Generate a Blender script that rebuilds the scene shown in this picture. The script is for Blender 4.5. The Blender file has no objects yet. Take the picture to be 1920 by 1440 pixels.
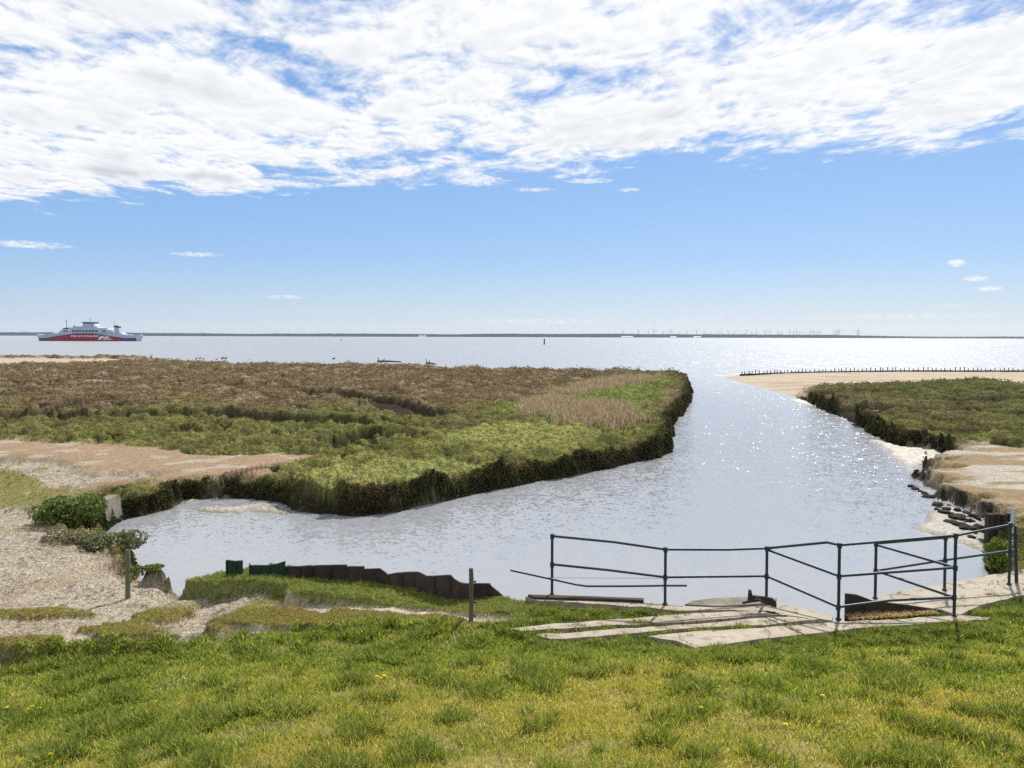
import bpy, bmesh, math, random
import numpy as np
from mathutils import Vector, Matrix

random.seed(7)
rng = np.random.default_rng(11)
R = math.radians
scene = bpy.context.scene
COL = scene.collection

# ------------------------------------------------------------------ camera
FPX, HC = 1420.0, 5.2                       # focal length in photo pixels, eye height over the water
PITCH, ROLL = math.atan(89 / FPX), R(0.17)
cam_d = bpy.data.cameras.new('camera')
cam_d.sensor_width = 36
cam_d.lens = 36 * FPX / 1920
cam_d.clip_start, cam_d.clip_end = 0.1, 40000
cam = bpy.data.objects.new('camera', cam_d)
COL.objects.link(cam)
CM = Matrix.Rotation(R(90) - PITCH, 4, 'X') @ Matrix.Rotation(ROLL, 4, 'Z')
cam.matrix_world = Matrix.Translation((0, 0, HC)) @ CM
scene.camera = cam
M3 = np.array(CM.to_3x3())


def ray(px, py):
    v = M3 @ np.array([(px - 960) / FPX, (720 - py) / FPX, -1.0])
    return v


def U(px, py, z=0.0):                       # point of the photo at height z
    v = ray(px, py)
    t = (z - HC) / v[2]
    return Vector((v[0] * t, v[1] * t, z))


def P(px, py, Y):                           # point of the photo at depth Y
    v = ray(px, py)
    t = Y / v[1]
    return Vector((v[0] * t, Y, HC + v[2] * t))


# ------------------------------------------------------------------ helpers
def tag(o, label=None, cat=None, group=None, kind=None):
    if label: o['label'] = label
    if cat: o['category'] = cat
    if group: o['group'] = group
    if kind: o['kind'] = kind
    return o


def empty(name, loc, label, cat, group=None, rz=0):
    o = bpy.data.objects.new(name, None)
    o.empty_display_size = .2
    COL.objects.link(o)
    o.location = loc
    o.rotation_euler.z = rz
    return tag(o, label, cat, group)


def link(name, me, mat=None, parent=None):
    o = bpy.data.objects.new(name, me)
    COL.objects.link(o)
    if mat: me.materials.append(mat)
    if parent: o.parent = parent
    return o


def arr_mesh(name, V, loops, counts, mat_idx=None, col=None, smooth=False):
    me = bpy.data.meshes.new(name)
    V = np.ascontiguousarray(V, dtype=np.float32)
    loops = np.ascontiguousarray(loops, dtype=np.int32).ravel()
    counts = np.ascontiguousarray(counts, dtype=np.int32)
    me.vertices.add(len(V))
    me.vertices.foreach_set('co', V.ravel())
    me.loops.add(len(loops))
    me.loops.foreach_set('vertex_index', loops)
    me.polygons.add(len(counts))
    st = np.zeros(len(counts), np.int32)
    st[1:] = np.cumsum(counts)[:-1]
    me.polygons.foreach_set('loop_start', st)
    if smooth:
        me.polygons.foreach_set('use_smooth', np.ones(len(counts), bool))
    if col is not None:
        a = me.color_attributes.new('Col', 'FLOAT_COLOR', 'POINT')
        c4 = np.ones((len(V), 4), np.float32)
        c4[:, :3] = col
        a.data.foreach_set('color', c4.ravel())
    me.update(calc_edges=True)
    return me


class MB:                                   # collects shapes into one bmesh
    def __init__(s): s.bm = bmesh.new()

    def box(s, c, size, rot=None, bevel=0):
        r = bmesh.ops.create_cube(s.bm, size=1)
        m = Matrix.Translation(c) @ (rot.to_4x4() if rot else Matrix.Identity(4)) @ Matrix.Diagonal((*size, 1))
        bmesh.ops.transform(s.bm, matrix=m, verts=r['verts'])
        if bevel:
            es = list({e for v in r['verts'] for e in v.link_edges})
            bmesh.ops.bevel(s.bm, geom=es, offset=bevel, segments=2, affect='EDGES')
        return s

    def tube(s, pts, r, n=10, r2=None, cap=True):
        pts = [Vector(p) for p in pts]
        rings = []
        for i, p in enumerate(pts):
            d = (pts[min(i + 1, len(pts) - 1)] - pts[max(i - 1, 0)]).normalized()
            a = d.orthogonal().normalized() if abs(d.z) > .9 else d.cross(Vector((0, 0, 1))).normalized()
            b = d.cross(a).normalized()
            rr = r if r2 is None else r + (r2 - r) * i / (len(pts) - 1)
            rings.append([s.bm.verts.new(p + (a * math.cos(k * math.tau / n) + b * math.sin(k * math.tau / n)) * rr) for k in range(n)])
        for i in range(len(rings) - 1):
            for k in range(n):
                s.bm.faces.new((rings[i][k], rings[i][(k + 1) % n], rings[i + 1][(k + 1) % n], rings[i + 1][k]))
        if cap:
            s.bm.faces.new(rings[0][::-1]); s.bm.faces.new(rings[-1])
        return s

    def prism(s, poly, vec):                # polygon (3-D points) pushed along a vector
        vec = Vector(vec)
        a = [s.bm.verts.new(Vector(p)) for p in poly]
        b = [s.bm.verts.new(Vector(p) + vec) for p in poly]
        n = len(a)
        s.bm.faces.new(a); s.bm.faces.new(b[::-1])
        for i in range(n):
            s.bm.faces.new((a[i], b[i], b[(i + 1) % n], a[(i + 1) % n]))
        return s

    def build(s, name, mat, parent=None, smooth=False):
        bmesh.ops.recalc_face_normals(s.bm, faces=s.bm.faces)
        me = bpy.data.meshes.new(name)
        s.bm.to_mesh(me); s.bm.free()
        if smooth:
            me.polygons.foreach_set('use_smooth', np.ones(len(me.polygons), bool))
            try: me.set_sharp_from_angle(angle=R(50))
            except Exception: pass
        return link(name, me, mat, parent)


# ------------------------------------------------------------------ numpy noise
def _hash(ix, iy, seed):
    h = (ix.astype(np.uint32) * np.uint32(374761393) + iy.astype(np.uint32) * np.uint32(668265263) + np.uint32(seed * 2246822519 % 4294967296))
    h = (h ^ (h >> np.uint32(13))) * np.uint32(1274126177)
    h = (h ^ (h >> np.uint32(16))) * np.uint32(2246822519)
    return h ^ (h >> np.uint32(15))


def noise(x, y, seed=0):
    x0 = np.floor(x); y0 = np.floor(y)
    fx = (x - x0).astype(np.float32); fy = (y - y0).astype(np.float32)
    ix = x0.astype(np.int64); iy = y0.astype(np.int64)
    u = fx * fx * fx * (fx * (fx * 6 - 15) + 10); v = fy * fy * fy * (fy * (fy * 6 - 15) + 10)

    def g(i, j):
        a = _hash(ix + i, iy + j, seed).astype(np.float32) * np.float32(math.tau / 4294967296)
        return np.cos(a) * (fx - i) + np.sin(a) * (fy - j)
    n0 = g(0, 0) * (1 - u) + g(1, 0) * u
    n1 = g(0, 1) * (1 - u) + g(1, 1) * u
    return (n0 * (1 - v) + n1 * v) * 1.5


def fbm(x, y, o=4, seed=0, gain=.5):
    s = 0; a = 1; t = 0
    for k in range(o):
        s = s + a * noise(x * 2 ** k + 17.3 * k, y * 2 ** k - 9.1 * k, seed + k)
        t += a; a *= gain
    return s / t


def mnoise(x, y, s, o, seed):               # noise whose wavelength follows the field s, blended over octaves
    s = np.broadcast_to(np.asarray(s, np.float32), x.shape)
    L = np.log2(s); out = np.zeros(x.shape, np.float32); nn = np.zeros(x.shape, np.float32)
    for lev in range(int(np.floor(L.min())), int(np.ceil(L.max())) + 1):
        k = np.clip(1 - np.abs(L - lev), 0, 1)
        q = k > 0
        if q.any():
            out[q] += k[q] * fbm(x[q] / 2. ** lev, y[q] / 2. ** lev, o, seed + lev * 13 + 200); nn[q] += k[q] ** 2
    return out / np.sqrt(np.maximum(nn, 1e-6))


def sst(a, b, x):
    t = np.clip((x - a) / (b - a), 0, 1)
    return t * t * (3 - 2 * t)


def sdf(X, Y, poly, closed=True):           # signed distance, positive inside
    p = np.array([(q[0], q[1]) for q in poly], np.float32)
    n = len(p)
    d2 = np.full(X.shape, 1e18, np.float32)
    ins = np.zeros(X.shape, bool)
    for i in range(n if closed else n - 1):
        ax, ay = p[i]; bx, by = p[(i + 1) % n]
        ex, ey = bx - ax, by - ay
        t = np.clip(((X - ax) * ex + (Y - ay) * ey) / (ex * ex + ey * ey + 1e-12), 0, 1)
        dx = X - ax - t * ex; dy = Y - ay - t * ey
        np.minimum(d2, dx * dx + dy * dy, out=d2)
        if closed and ay != by:
            c = ((ay > Y) != (by > Y)) & (X < (bx - ax) * (Y - ay) / (by - ay) + ax)
            ins ^= c
    d = np.sqrt(d2)
    return np.where(ins, d, -d) if closed else d


def pix(L, z=0.85):
    return [U(q[0], q[1], q[2] if len(q) > 2 else z) for q in L]


# ------------------------------------------------------------------ materials
def mat(name):
    m = bpy.data.materials.new(name)
    m.use_nodes = True
    n = m.node_tree.nodes; n.clear()
    return m, n, m.node_tree.links


def N(nodes, t, **kw):
    x = nodes.new(t)
    for k, v in kw.items():
        if k.startswith('i_'): x.inputs[k[2:].replace('_', ' ')].default_value = v
        else: setattr(x, k, v)
    return x


def math_node(n, l, op, a, b=None, clamp=False):
    x = n.new('ShaderNodeMath'); x.operation = op; x.use_clamp = clamp
    for i, v in enumerate((a, b)):
        if v is None: continue
        if isinstance(v, (int, float)): x.inputs[i].default_value = v
        else: l.new(v, x.inputs[i])
    return x.outputs[0]


def surf(name, base, rough=.8, spec=.3, metal=0., var=.35, scale=6., bump=.0, bscale=40., col2=None, stretch=None, bdist=.02):
    """procedural paint / stone / wood: two-colour noise, grain bump"""
    m, n, l = mat(name)
    out = N(n, 'ShaderNodeOutputMaterial'); b = N(n, 'ShaderNodeBsdfPrincipled')
    l.new(b.outputs[0], out.inputs[0])
    tc = N(n, 'ShaderNodeTexCoord'); mp = N(n, 'ShaderNodeMapping')
    l.new(tc.outputs['Object'], mp.inputs[0])
    if stretch: mp.inputs['Scale'].default_value = stretch
    t = N(n, 'ShaderNodeTexNoise', i_Scale=scale, i_Detail=6., i_Roughness=.65)
    l.new(mp.outputs[0], t.inputs['Vector'])
    cr = N(n, 'ShaderNodeValToRGB')
    c2 = col2 or tuple(c * (1 - var) for c in base)
    cr.color_ramp.elements[0].position = .35; cr.color_ramp.elements[0].color = (*c2, 1)
    cr.color_ramp.elements[1].position = .65; cr.color_ramp.elements[1].color = (*base, 1)
    l.new(t.outputs['Fac'], cr.inputs[0]); l.new(cr.outputs[0], b.inputs['Base Color'])
    b.inputs['Roughness'].default_value = rough
    b.inputs['Specular IOR Level'].default_value = spec
    b.inputs['Metallic'].default_value = metal
    if bump:
        t2 = N(n, 'ShaderNodeTexNoise', i_Scale=bscale, i_Detail=5.)
        l.new(mp.outputs[0], t2.inputs['Vector'])
        bp = N(n, 'ShaderNodeBump', i_Strength=bump, i_Distance=bdist)
        l.new(t2.outputs['Fac'], bp.inputs['Height']); l.new(bp.outputs[0], b.inputs['Normal'])
    return m


def ground_mat(name, rough, spec, bs1, bd1, bs2, bd2, cracks=None):
    m, n, l = mat(name)
    out = N(n, 'ShaderNodeOutputMaterial'); b = N(n, 'ShaderNodeBsdfPrincipled')
    l.new(b.outputs[0], out.inputs[0])
    at = N(n, 'ShaderNodeAttribute', attribute_name='Col')
    geo = N(n, 'ShaderNodeNewGeometry')
    t = N(n, 'ShaderNodeTexNoise', i_Scale=14., i_Detail=6., i_Roughness=.7)
    l.new(geo.outputs['Position'], t.inputs['Vector'])
    mr = N(n, 'ShaderNodeMapRange'); mr.inputs[1].default_value = .3; mr.inputs[2].default_value = .7
    mr.inputs[3].default_value = .65; mr.inputs[4].default_value = 1.3
    l.new(t.outputs['Fac'], mr.inputs[0])
    mx = N(n, 'ShaderNodeMix', data_type='RGBA', blend_type='MULTIPLY'); mx.inputs[0].default_value = 1
    l.new(at.outputs['Color'], mx.inputs[6]); l.new(mr.outputs[0], mx.inputs[7])
    l.new(mx.outputs[2], b.inputs['Base Color'])
    b.inputs['Specular IOR Level'].default_value = spec
    rr = N(n, 'ShaderNodeMapRange'); rr.inputs[3].default_value = rough; rr.inputs[4].default_value = min(1, rough + .1)
    l.new(t.outputs['Fac'], rr.inputs[0]); l.new(rr.outputs[0], b.inputs['Roughness'])
    prev = None
    for sc_, d in ((bs1, bd1), (bs2, bd2)):
        tt = N(n, 'ShaderNodeTexNoise', i_Scale=sc_, i_Detail=4., i_Roughness=.6)
        l.new(geo.outputs['Position'], tt.inputs['Vector'])
        bp = N(n, 'ShaderNodeBump', i_Strength=1., i_Distance=d)
        l.new(tt.outputs['Fac'], bp.inputs['Height'])
        if prev: l.new(prev, bp.inputs['Normal'])
        prev = bp.outputs[0]
    if cracks:
        vo = N(n, 'ShaderNodeTexVoronoi', feature='DISTANCE_TO_EDGE', i_Scale=cracks)
        l.new(geo.outputs['Position'], vo.inputs['Vector'])
        cm = N(n, 'ShaderNodeMapRange'); cm.inputs[1].default_value = 0; cm.inputs[2].default_value = .12
        l.new(vo.outputs['Distance'], cm.inputs[0])
        bp = N(n, 'ShaderNodeBump', i_Strength=1., i_Distance=.02)
        l.new(cm.outputs[0], bp.inputs['Height']); l.new(prev, bp.inputs['Normal'])
        prev = bp.outputs[0]
    l.new(prev, b.inputs['Normal'])
    return m


def leaf_mat(name, trans=.45, rough=.55, spec=.25):
    m, n, l = mat(name)
    out = N(n, 'ShaderNodeOutputMaterial'); b = N(n, 'ShaderNodeBsdfPrincipled')
    at = N(n, 'ShaderNodeAttribute', attribute_name='Col')
    l.new(at.outputs['Color'], b.inputs['Base Color'])
    b.inputs['Roughness'].default_value = rough; b.inputs['Specular IOR Level'].default_value = spec
    tr = N(n, 'ShaderNodeBsdfTranslucent')
    hs = N(n, 'ShaderNodeHueSaturation', i_Saturation=1.1, i_Value=1.25)
    l.new(at.outputs['Color'], hs.inputs['Color']); l.new(hs.outputs[0], tr.inputs[0])
    mx = N(n, 'ShaderNodeMixShader'); mx.inputs[0].default_value = trans
    l.new(b.outputs[0], mx.inputs[1]); l.new(tr.outputs[0], mx.inputs[2]); l.new(mx.outputs[0], out.inputs[0])
    return m


# ------------------------------------------------------------------ sun and sky
SUN_AZ, SUN_EL = R(26), R(46)
sv = Vector((math.cos(SUN_EL) * math.sin(SUN_AZ), math.cos(SUN_EL) * math.cos(SUN_AZ), math.sin(SUN_EL)))
sd = bpy.data.lights.new('sun', 'SUN'); sd.energy = 5.0; sd.angle = R(.53); sd.color = (1, .95, .87)
so = bpy.data.objects.new('sun', sd); COL.objects.link(so)
so.rotation_euler = sv.to_track_quat('Z', 'Y').to_euler()

w = bpy.data.worlds.new('World'); scene.world = w; w.use_nodes = True
n = w.node_tree.nodes; l = w.node_tree.links; n.clear()
wo = N(n, 'ShaderNodeOutputWorld'); bg = N(n, 'ShaderNodeBackground'); bg.inputs[1].default_value = .1
l.new(bg.outputs[0], wo.inputs[0])
sky = N(n, 'ShaderNodeTexSky', sky_type='NISHITA', sun_disc=False)
sky.sun_elevation = SUN_EL; sky.sun_rotation = SUN_AZ; sky.altitude = 0; sky.air_density = 1.0; sky.dust_density = .6; sky.ozone_density = 2.0
tc = N(n, 'ShaderNodeTexCoord')
sp = N(n, 'ShaderNodeSeparateXYZ'); l.new(tc.outputs['Generated'], sp.inputs[0])
Mn = lambda op, a, b=None, c=False: math_node(n, l, op, a, b, c)
dz = Mn('MAXIMUM', sp.outputs['Z'], .035)
cx = Mn('DIVIDE', sp.outputs['X'], dz); cy = Mn('DIVIDE', sp.outputs['Y'], dz)


def vec(x, y, z=0.):
    c = N(n, 'ShaderNodeCombineXYZ')
    for i, v in enumerate((x, y, z)):
        if isinstance(v, (int, float)): c.inputs[i].default_value = v
        else: l.new(v, c.inputs[i])
    return c.outputs[0]


def wnoise(v, scale, det, rough, dist=0.):
    t = N(n, 'ShaderNodeTexNoise', i_Scale=scale, i_Detail=det, i_Roughness=rough, i_Distortion=dist)
    l.new(v, t.inputs['Vector'])
    return t.outputs['Fac']


def wramp(x, a, b, c=0., d=1.):
    m = N(n, 'ShaderNodeMapRange', interpolation_type='SMOOTHSTEP')
    l.new(x, m.inputs[0])
    for i, v in enumerate((a, b, c, d)): m.inputs[i + 1].default_value = v
    return m.outputs[0]


def cloud_field(x, y, det=8.):
    v = vec(x, y)
    big = wnoise(v, .75, 2., .5)
    # streaks fanning along the wind, cells broken across it
    wx_ = Mn('ADD', Mn('MULTIPLY', x, 1.15), Mn('MULTIPLY', y, .25)); wy_ = Mn('SUBTRACT', Mn('MULTIPLY', y, .72), Mn('MULTIPLY', x, .15))
    cell = wnoise(vec(wx_, wy_, 3.7), 2.6, det, .64, .35)
    puff = wnoise(vec(wx_, wy_, 9.1), 7.5, 4., .55, .2)
    e = Mn('SUBTRACT', Mn('SUBTRACT', 5.08, Mn('MULTIPLY', x, .33)), y)
    edge = wramp(e, -.9, 1.3, -.46, .075)
    return Mn('ADD', Mn('ADD', Mn('ADD', Mn('MULTIPLY', cell, .95), Mn('MULTIPLY', puff, .34)), Mn('MULTIPLY', big, .62)), edge)


f0 = cloud_field(cx, cy)
f1 = cloud_field(Mn('ADD', cx, .02), Mn('SUBTRACT', cy, .06), 3.)
cov = wramp(f0, .80, 1.035)
lit = wramp(Mn('SUBTRACT', f0, f1), -.16, .10)                # towards the sun: bright rims, grey bellies
belly = wramp(wnoise(vec(cx, Mn('MULTIPLY', cy, .6), 5.5), 2.1, 4., .5), .40, .66)
thick = Mn('MULTIPLY', wramp(f0, 1.02, 1.32), belly)
shade = Mn('SUBTRACT', Mn('ADD', .80, Mn('MULTIPLY', lit, .22)), Mn('MULTIPLY', thick, .50))
# a few wisps low over the horizon: (azimuth, elevation, half width, half height) in degrees
az = Mn('MULTIPLY', Mn('ARCTAN2', sp.outputs['X'], sp.outputs['Y']), 180 / math.pi)
el = Mn('MULTIPLY', Mn('ARCSINE', sp.outputs['Z']), 180 / math.pi)
wn = wnoise(vec(az, Mn('MULTIPLY', el, 3.)), 2.0, 5., .65)
wisp = None
for a_, e_, ha, he, st in ((-32.6, 5.7, 3.6, .32, .7), (-22.5, 5.6, 2.2, .22, .65), (-16.6, 2.8, 1.8, .2, .6), (30.2, 4.85, .62, .30, 1.15),
                           (31.3, 3.8, .9, .24, .85), (32.1, 3.15, .9, .22, .9), (29.8, 2.1, 1.6, .12, .45), (2, 1.15, 9, .3, .4), (27, 1.4, 9, .3, .4),
                           (5.6, 11.4, 2.2, .25, .9), (13.2, 13.3, 1.6, .22, .9), (1.6, 10.8, 2.0, .2, .7), (8.6, 10.7, 1., .16, .8), (-17.6, 10.75, 5.2, .32, 1.), (-2.9, 11.5, 2.6, .6, 1.), (-10, 11.9, 3., .25, .8)):
    dx = Mn('DIVIDE', Mn('SUBTRACT', az, a_), ha); dy = Mn('DIVIDE', Mn('SUBTRACT', el, e_), he)
    q = Mn('SUBTRACT', 1., Mn('ADD', Mn('MULTIPLY', dx, dx), Mn('MULTIPLY', dy, dy)), True)
    q = Mn('MULTIPLY', q, st)
    wisp = q if wisp is None else Mn('MAXIMUM', wisp, q)
wisp = wramp(Mn('MULTIPLY', wisp, Mn('POWER', Mn('MULTIPLY', wn, 2.), 2.)), .12, .95)
cov = Mn('MAXIMUM', cov, Mn('MULTIPLY', wisp, .8))
cov = Mn('MULTIPLY', cov, wramp(sp.outputs['Z'], .004, .02))
cc = N(n, 'ShaderNodeMix', data_type='RGBA'); l.new(shade, cc.inputs[0])
cc.inputs[6].default_value = (2.2, 2.9, 4.0, 1); cc.inputs[7].default_value = (7.7, 7.8, 7.9, 1)
skc = N(n, 'ShaderNodeMix', data_type='RGBA', blend_type='MULTIPLY'); skc.inputs[0].default_value = 1
skc.inputs[7].default_value = (1, 1, 1, 1)
l.new(sky.outputs[0], skc.inputs[6])
rp_ = N(n, 'ShaderNodeValToRGB'); l.new(sp.outputs['Z'], rp_.inputs[0])
els = rp_.color_ramp.elements
for q, (z_, c_) in enumerate(((0., (3.9, 4.8, 6.1)), (.03, (3.5, 4.7, 6.4)), (.10, (2.05, 3.85, 6.8)), (.25, (1.5, 3.2, 6.4)), (.5, (1.0, 2.3, 5.4)), (1., (.6, 1.5, 4.2)))):
    e = els[q] if q < 2 else els.new(z_)
    e.position = z_; e.color = (*c_, 1)
smx = N(n, 'ShaderNodeMix', data_type='RGBA'); smx.inputs[0].default_value = .75
l.new(skc.outputs[2], smx.inputs[6]); l.new(rp_.outputs[0], smx.inputs[7])
# clouds nearer the sun shine brighter
dt = N(n, 'ShaderNodeVectorMath', operation='DOT_PRODUCT'); l.new(tc.outputs['Generated'], dt.inputs[0]); dt.inputs[1].default_value = sv
glow = Mn('ADD', 1., Mn('MULTIPLY', Mn('POWER', Mn('MAXIMUM', dt.outputs['Value'], 0.), 44.), 3.2))
mx = N(n, 'ShaderNodeMix', data_type='RGBA'); l.new(cov, mx.inputs[0])
gm = N(n, 'ShaderNodeVectorMath', operation='SCALE'); l.new(cc.outputs[2], gm.inputs[0]); l.new(glow, gm.inputs['Scale'])
l.new(smx.outputs[2], mx.inputs[6]); l.new(gm.outputs[0], mx.inputs[7]); l.new(mx.outputs[2], bg.inputs[0])
SKY_TINT = skc.inputs[7]

# ------------------------------------------------------------------ the creek and the shores, in photo pixels -> metres
far = [(-420, 260), (-300, 900), (300, 900), (420, 200)]
water_px = [
    (-700, 664, 0), (0, 671.5, 0), (150, 672, 0), (270, 673, 0), (330, 677.0, .55), (420, 677.6, .8), (560, 678.5, .85), (700, 680, .85), (760, 681, .7), (830, 686.5, .8), (950, 687.5, .85),
    (1100, 688.5, .85), (1230, 690.0, .85), (1272, 693, .8), (1290, 712, .45), (1295, 735, .2), (1292, 755, 0), (1282, 772, 0), (1268, 787, 0), (1262, 800, 0), (1258, 822, 0), (1259, 846, 0),
    (1235, 858, 0), (1195, 868, 0), (1130, 881, 0), (1060, 895, 0), (985, 908, 0), (925, 922, 0), (870, 932, 0), (800, 948, 0), (745, 960, 0),
    (690, 968, 0), (620, 968, 0), (560, 962, 0), (535, 952, 0), (500, 940, 0), (430, 934, 0), (345, 938, 0), (318, 955, 0), (272, 966, 0), (240, 972, 0), (204, 990, 0),
    (190, 1002, .1), (225, 1006, .3), (256, 1014, .42), (264, 1032, .45), (262, 1050, .48), (300, 1058, .5), (324, 1068, .55), (370, 1068, .7), (420, 1062, .85), (520, 1054, .9), (640, 1064, .95),
    (720, 1074, .95), (790, 1086, .95), (850, 1098, .95), (890, 1107, .95), (940, 1108, .95), (985, 1117, 1), (1035, 1116, 1), (1120, 1122, 1), (1200, 1130, 1), (1270, 1138, 1), (1290, 1134, 1), (1370, 1128, 1),
    (1440, 1131, 1), (1464, 1134, 1), (1562, 1157, 1), (1584, 1152, 1), (1598, 1132, 1), (1640, 1123, 1), (1690, 1111, 1), (1765, 1097, 1), (1850, 1082, 1), (1862, 1072, 1), (1852, 1045, .2),
    (1850, 1034, 0), (1840, 1000, 0), (1832, 970, 0), (1785, 952, 0), (1757, 937, 0), (1724, 916, 0), (1716, 890, 0), (1738, 872, 0), (1772, 858, 0), (1757, 845, 0), (1730, 842, 0),
    (1680, 832, 0), (1640, 817, 0), (1592, 791, 0), (1560, 776, 0), (1530, 762, 0), (1510, 752, 0), (1470, 743, 0), (1410, 726, 0), (1375, 716, 0), (1346, 708.5, 0), (1385, 700, .05), (1480, 695, .2), (1650, 692, .2), (1920, 692, .2), (2600, 690, .2)]
wpoly = [U(*q) for q in water_px] + [Vector((q[0], q[1], 0)) for q in far[::-1]]

# polar grid: even detail in the picture, real heights everywhere
ang = np.concatenate([np.linspace(-62, -38, 50)[:-1], np.linspace(-38, 38, 860), np.linspace(38, 62, 50)[1:]])
rad = np.concatenate([np.linspace(.4, 4.2, 30)[:-1], np.exp(np.linspace(math.log(4.2), math.log(250), 880))])
A, Rr = np.meshgrid(np.radians(ang), rad)
GX = (Rr * np.sin(A)).astype(np.float32); GY = (Rr * np.cos(A)).astype(np.float32)
nr, na = GX.shape
x, y = GX.ravel(), GY.ravel()
r_ = Rr.ravel().astype(np.float32)

wob = .34 * np.clip(r_ / 25, .12, 1.6)
wob = wob * (1 + 1.3 * sst(10, 15, x) * sst(45, 30, y))
wx = x + wob * fbm(x / 1.5, y / 1.5, 5, 1) * .85
wy = y + wob * fbm(x / 1.5, y / 1.5, 5, 2) * .85
D = -sdf(wx, wy, wpoly)                     # metres inland of the bank foot


def region(L, z=.85, soft=.5, amp=.6, fs=.7, seed=5, warp=True):
    d = sdf(x, y, pix(L, z))
    s = np.clip(r_ / 20, .3, 4)
    d = d + amp * s * mnoise(x, y, s / fs, 4, seed)
    return sst(-soft * s, soft * s, d)


tan = region([(-500, 815), (0, 823), (150, 829), (300, 840), (420, 853), (540, 851), (620, 852), (560, 862), (500, 872), (505, 886), (480, 889), (420, 891), (330, 893), (200, 906), (100, 925), (-500, 950)], .62, .25, .5, .6, 21)
pale = region([(-500, 868), (30, 862), (110, 872), (160, 888), (340, 887), (350, 891), (250, 900), (170, 908), (120, 930), (98, 960), (110, 1000), (220, 1046), (262, 1066), (320, 1080), (420, 1086), (505, 1100, .85),
               (440, 1118, .85), (400, 1145, .8), (430, 1170, .8), (300, 1192, .8), (150, 1202, .8), (0, 1220, .8), (-500, 1250, .8)], .5, .2, .5, .9, 31)
lawn = region([(-900, 1232, .8), (0, 1219, .8), (100, 1200, .8), (300, 1190, .8), (430, 1171, .85), (600, 1160, .9), (700, 1152), (860, 1162), (930, 1168), (1000, 1165), (1020, 1180), (1130, 1196), (1300, 1216), (1420, 1204), (1620, 1180),
               (1790, 1163), (1850, 1142), (2500, 1120), (5000, 1600), (3000, 4000), (-1000, 4000), (-3000, 1600)], 1.0, .14, .55, 1.6, 41)
hump = region([(330, 1074, .7), (380, 1066, .8), (430, 1060), (520, 1050), (650, 1062), (780, 1082), (850, 1100), (945, 1104), (1000, 1115), (1000, 1150), (880, 1146), (700, 1120), (600, 1108), (525, 1103), (535, 1092), (480, 1083), (400, 1086)], .95, .12, .12, 1.2, 51)
turf2 = region([(440, 1116), (520, 1110), (620, 1116), (720, 1130), (870, 1152), (880, 1180), (600, 1165), (520, 1156), (430, 1140), (380, 1128)], .95, .14, .18, 1.2, 52)
rlow = region([(1742, 836), (1850, 828), (1930, 836), (2600, 850), (2600, 985), (1920, 965), (1840, 985), (1770, 960), (1690, 915), (1690, 870)], .55, .25, .35, .8, 61)
sand = region([(1300, 709), (1380, 694), (1480, 680), (1920, 674), (2600, 674), (2600, 714), (1920, 722), (1880, 715), (1800, 712), (1700, 718), (1600, 722), (1505, 727), (1520, 745), (1470, 745), (1400, 728)], .25, .3, .35, .5, 71)
sandl = region([(-900, 664), (0, 671), (270, 672), (290, 676), (120, 683), (0, 686), (-900, 690)], .3, .3, .3, .5, 72)
rt = sst(20, 60, x + y * .2)                                                                  # right-hand side of the creek

# heights
bumpy = fbm(x / 2.2, y / 2.2, 5, 3)
fine = fbm(x / .45, y / .45, 4, 4)
lump = np.abs(fbm(x / 1.4, y / 1.4, 4, 6))
grain = mnoise(x, y, np.clip(r_ * .007, .06, 1.2), 3, 8)
veg = 1 - np.clip(np.maximum.reduce([tan, pale, lawn, rlow, sand, sandl]), 0, 1)
veg = np.clip(veg + 0, 0, 1)
lowl = region([(-200, 880), (100, 900), (330, 890), (500, 880), (530, 905), (540, 950), (400, 960), (262, 1075), (-200, 1075)], .6, .8, .3, .6, 15)
H = .62 - .12 * lowl - .20 * rt + .09 * bumpy + .05 * fine
H = H * (1 - tan) + tan * (.64 + .03 * bumpy + .012 * fine)
H = H * (1 - pale) + pale * (.47 + .33 * np.maximum(sst(13.6, 10.3, y), .95 * sst(-6.2, -3.6, x) * sst(15.5, 13.5, y)) + .05 * bumpy + .035 * fine + .032 * grain)
H = H * (1 - rlow) + rlow * (.50 + .06 * bumpy + .02 * fine)
H = H * (1 - sand) + sand * (.28 + .04 * bumpy + .02 * fine)
H = H * (1 - sandl) + sandl * (.25 + .03 * bumpy)
near = sst(16, 12.5, y - np.abs(x) * .12)
H = H + near * sst(-6, 0, x) * (.975 + .012 * fine - H) * (1 - pale)
H = np.maximum(H, hump * (0.60 + .32 * sst(-6.4, -4.9, x) + .04 * fine + .03 * grain)) 
# turf patches standing a few centimetres over the pale mud
tp_n = fbm(x / 1.3, y / .75, 4, 91)
tp_band = sst(13.3, 12.2, y) * pale
turfp = np.maximum(np.maximum(sst(.02, .14, tp_n) * tp_band, turf2 * sst(-.42, -.28, tp_n)), hump)
far_islands = sst(.16, .26, fbm(x / 2.4, y / 2.4, 4, 93)) * pale * sst(17, 20, y)
isl = region([(-60, 868), (20, 872), (70, 885), (78, 902), (40, 915), (-60, 925)], .7, .15, .2, 1, 94)
isl2 = region([(-60, 915), (60, 912), (100, 917), (95, 926), (30, 934), (-60, 940)], .7, .12, .15, 1, 95)
tuf = np.clip(np.maximum.reduce([turfp, far_islands, isl, isl2]), 0, 1)
H = H + .07 * tuf * (1 - hump) + .03 * tuf * grain
path = sdf(x, y, pix([(505, 1103), (600, 1112), (700, 1128), (800, 1143), (880, 1152), (960, 1158)], .97), False)
path2 = sdf(x, y, pix([(430, 1142), (520, 1156), (580, 1163), (640, 1168)], .95), False)
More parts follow.
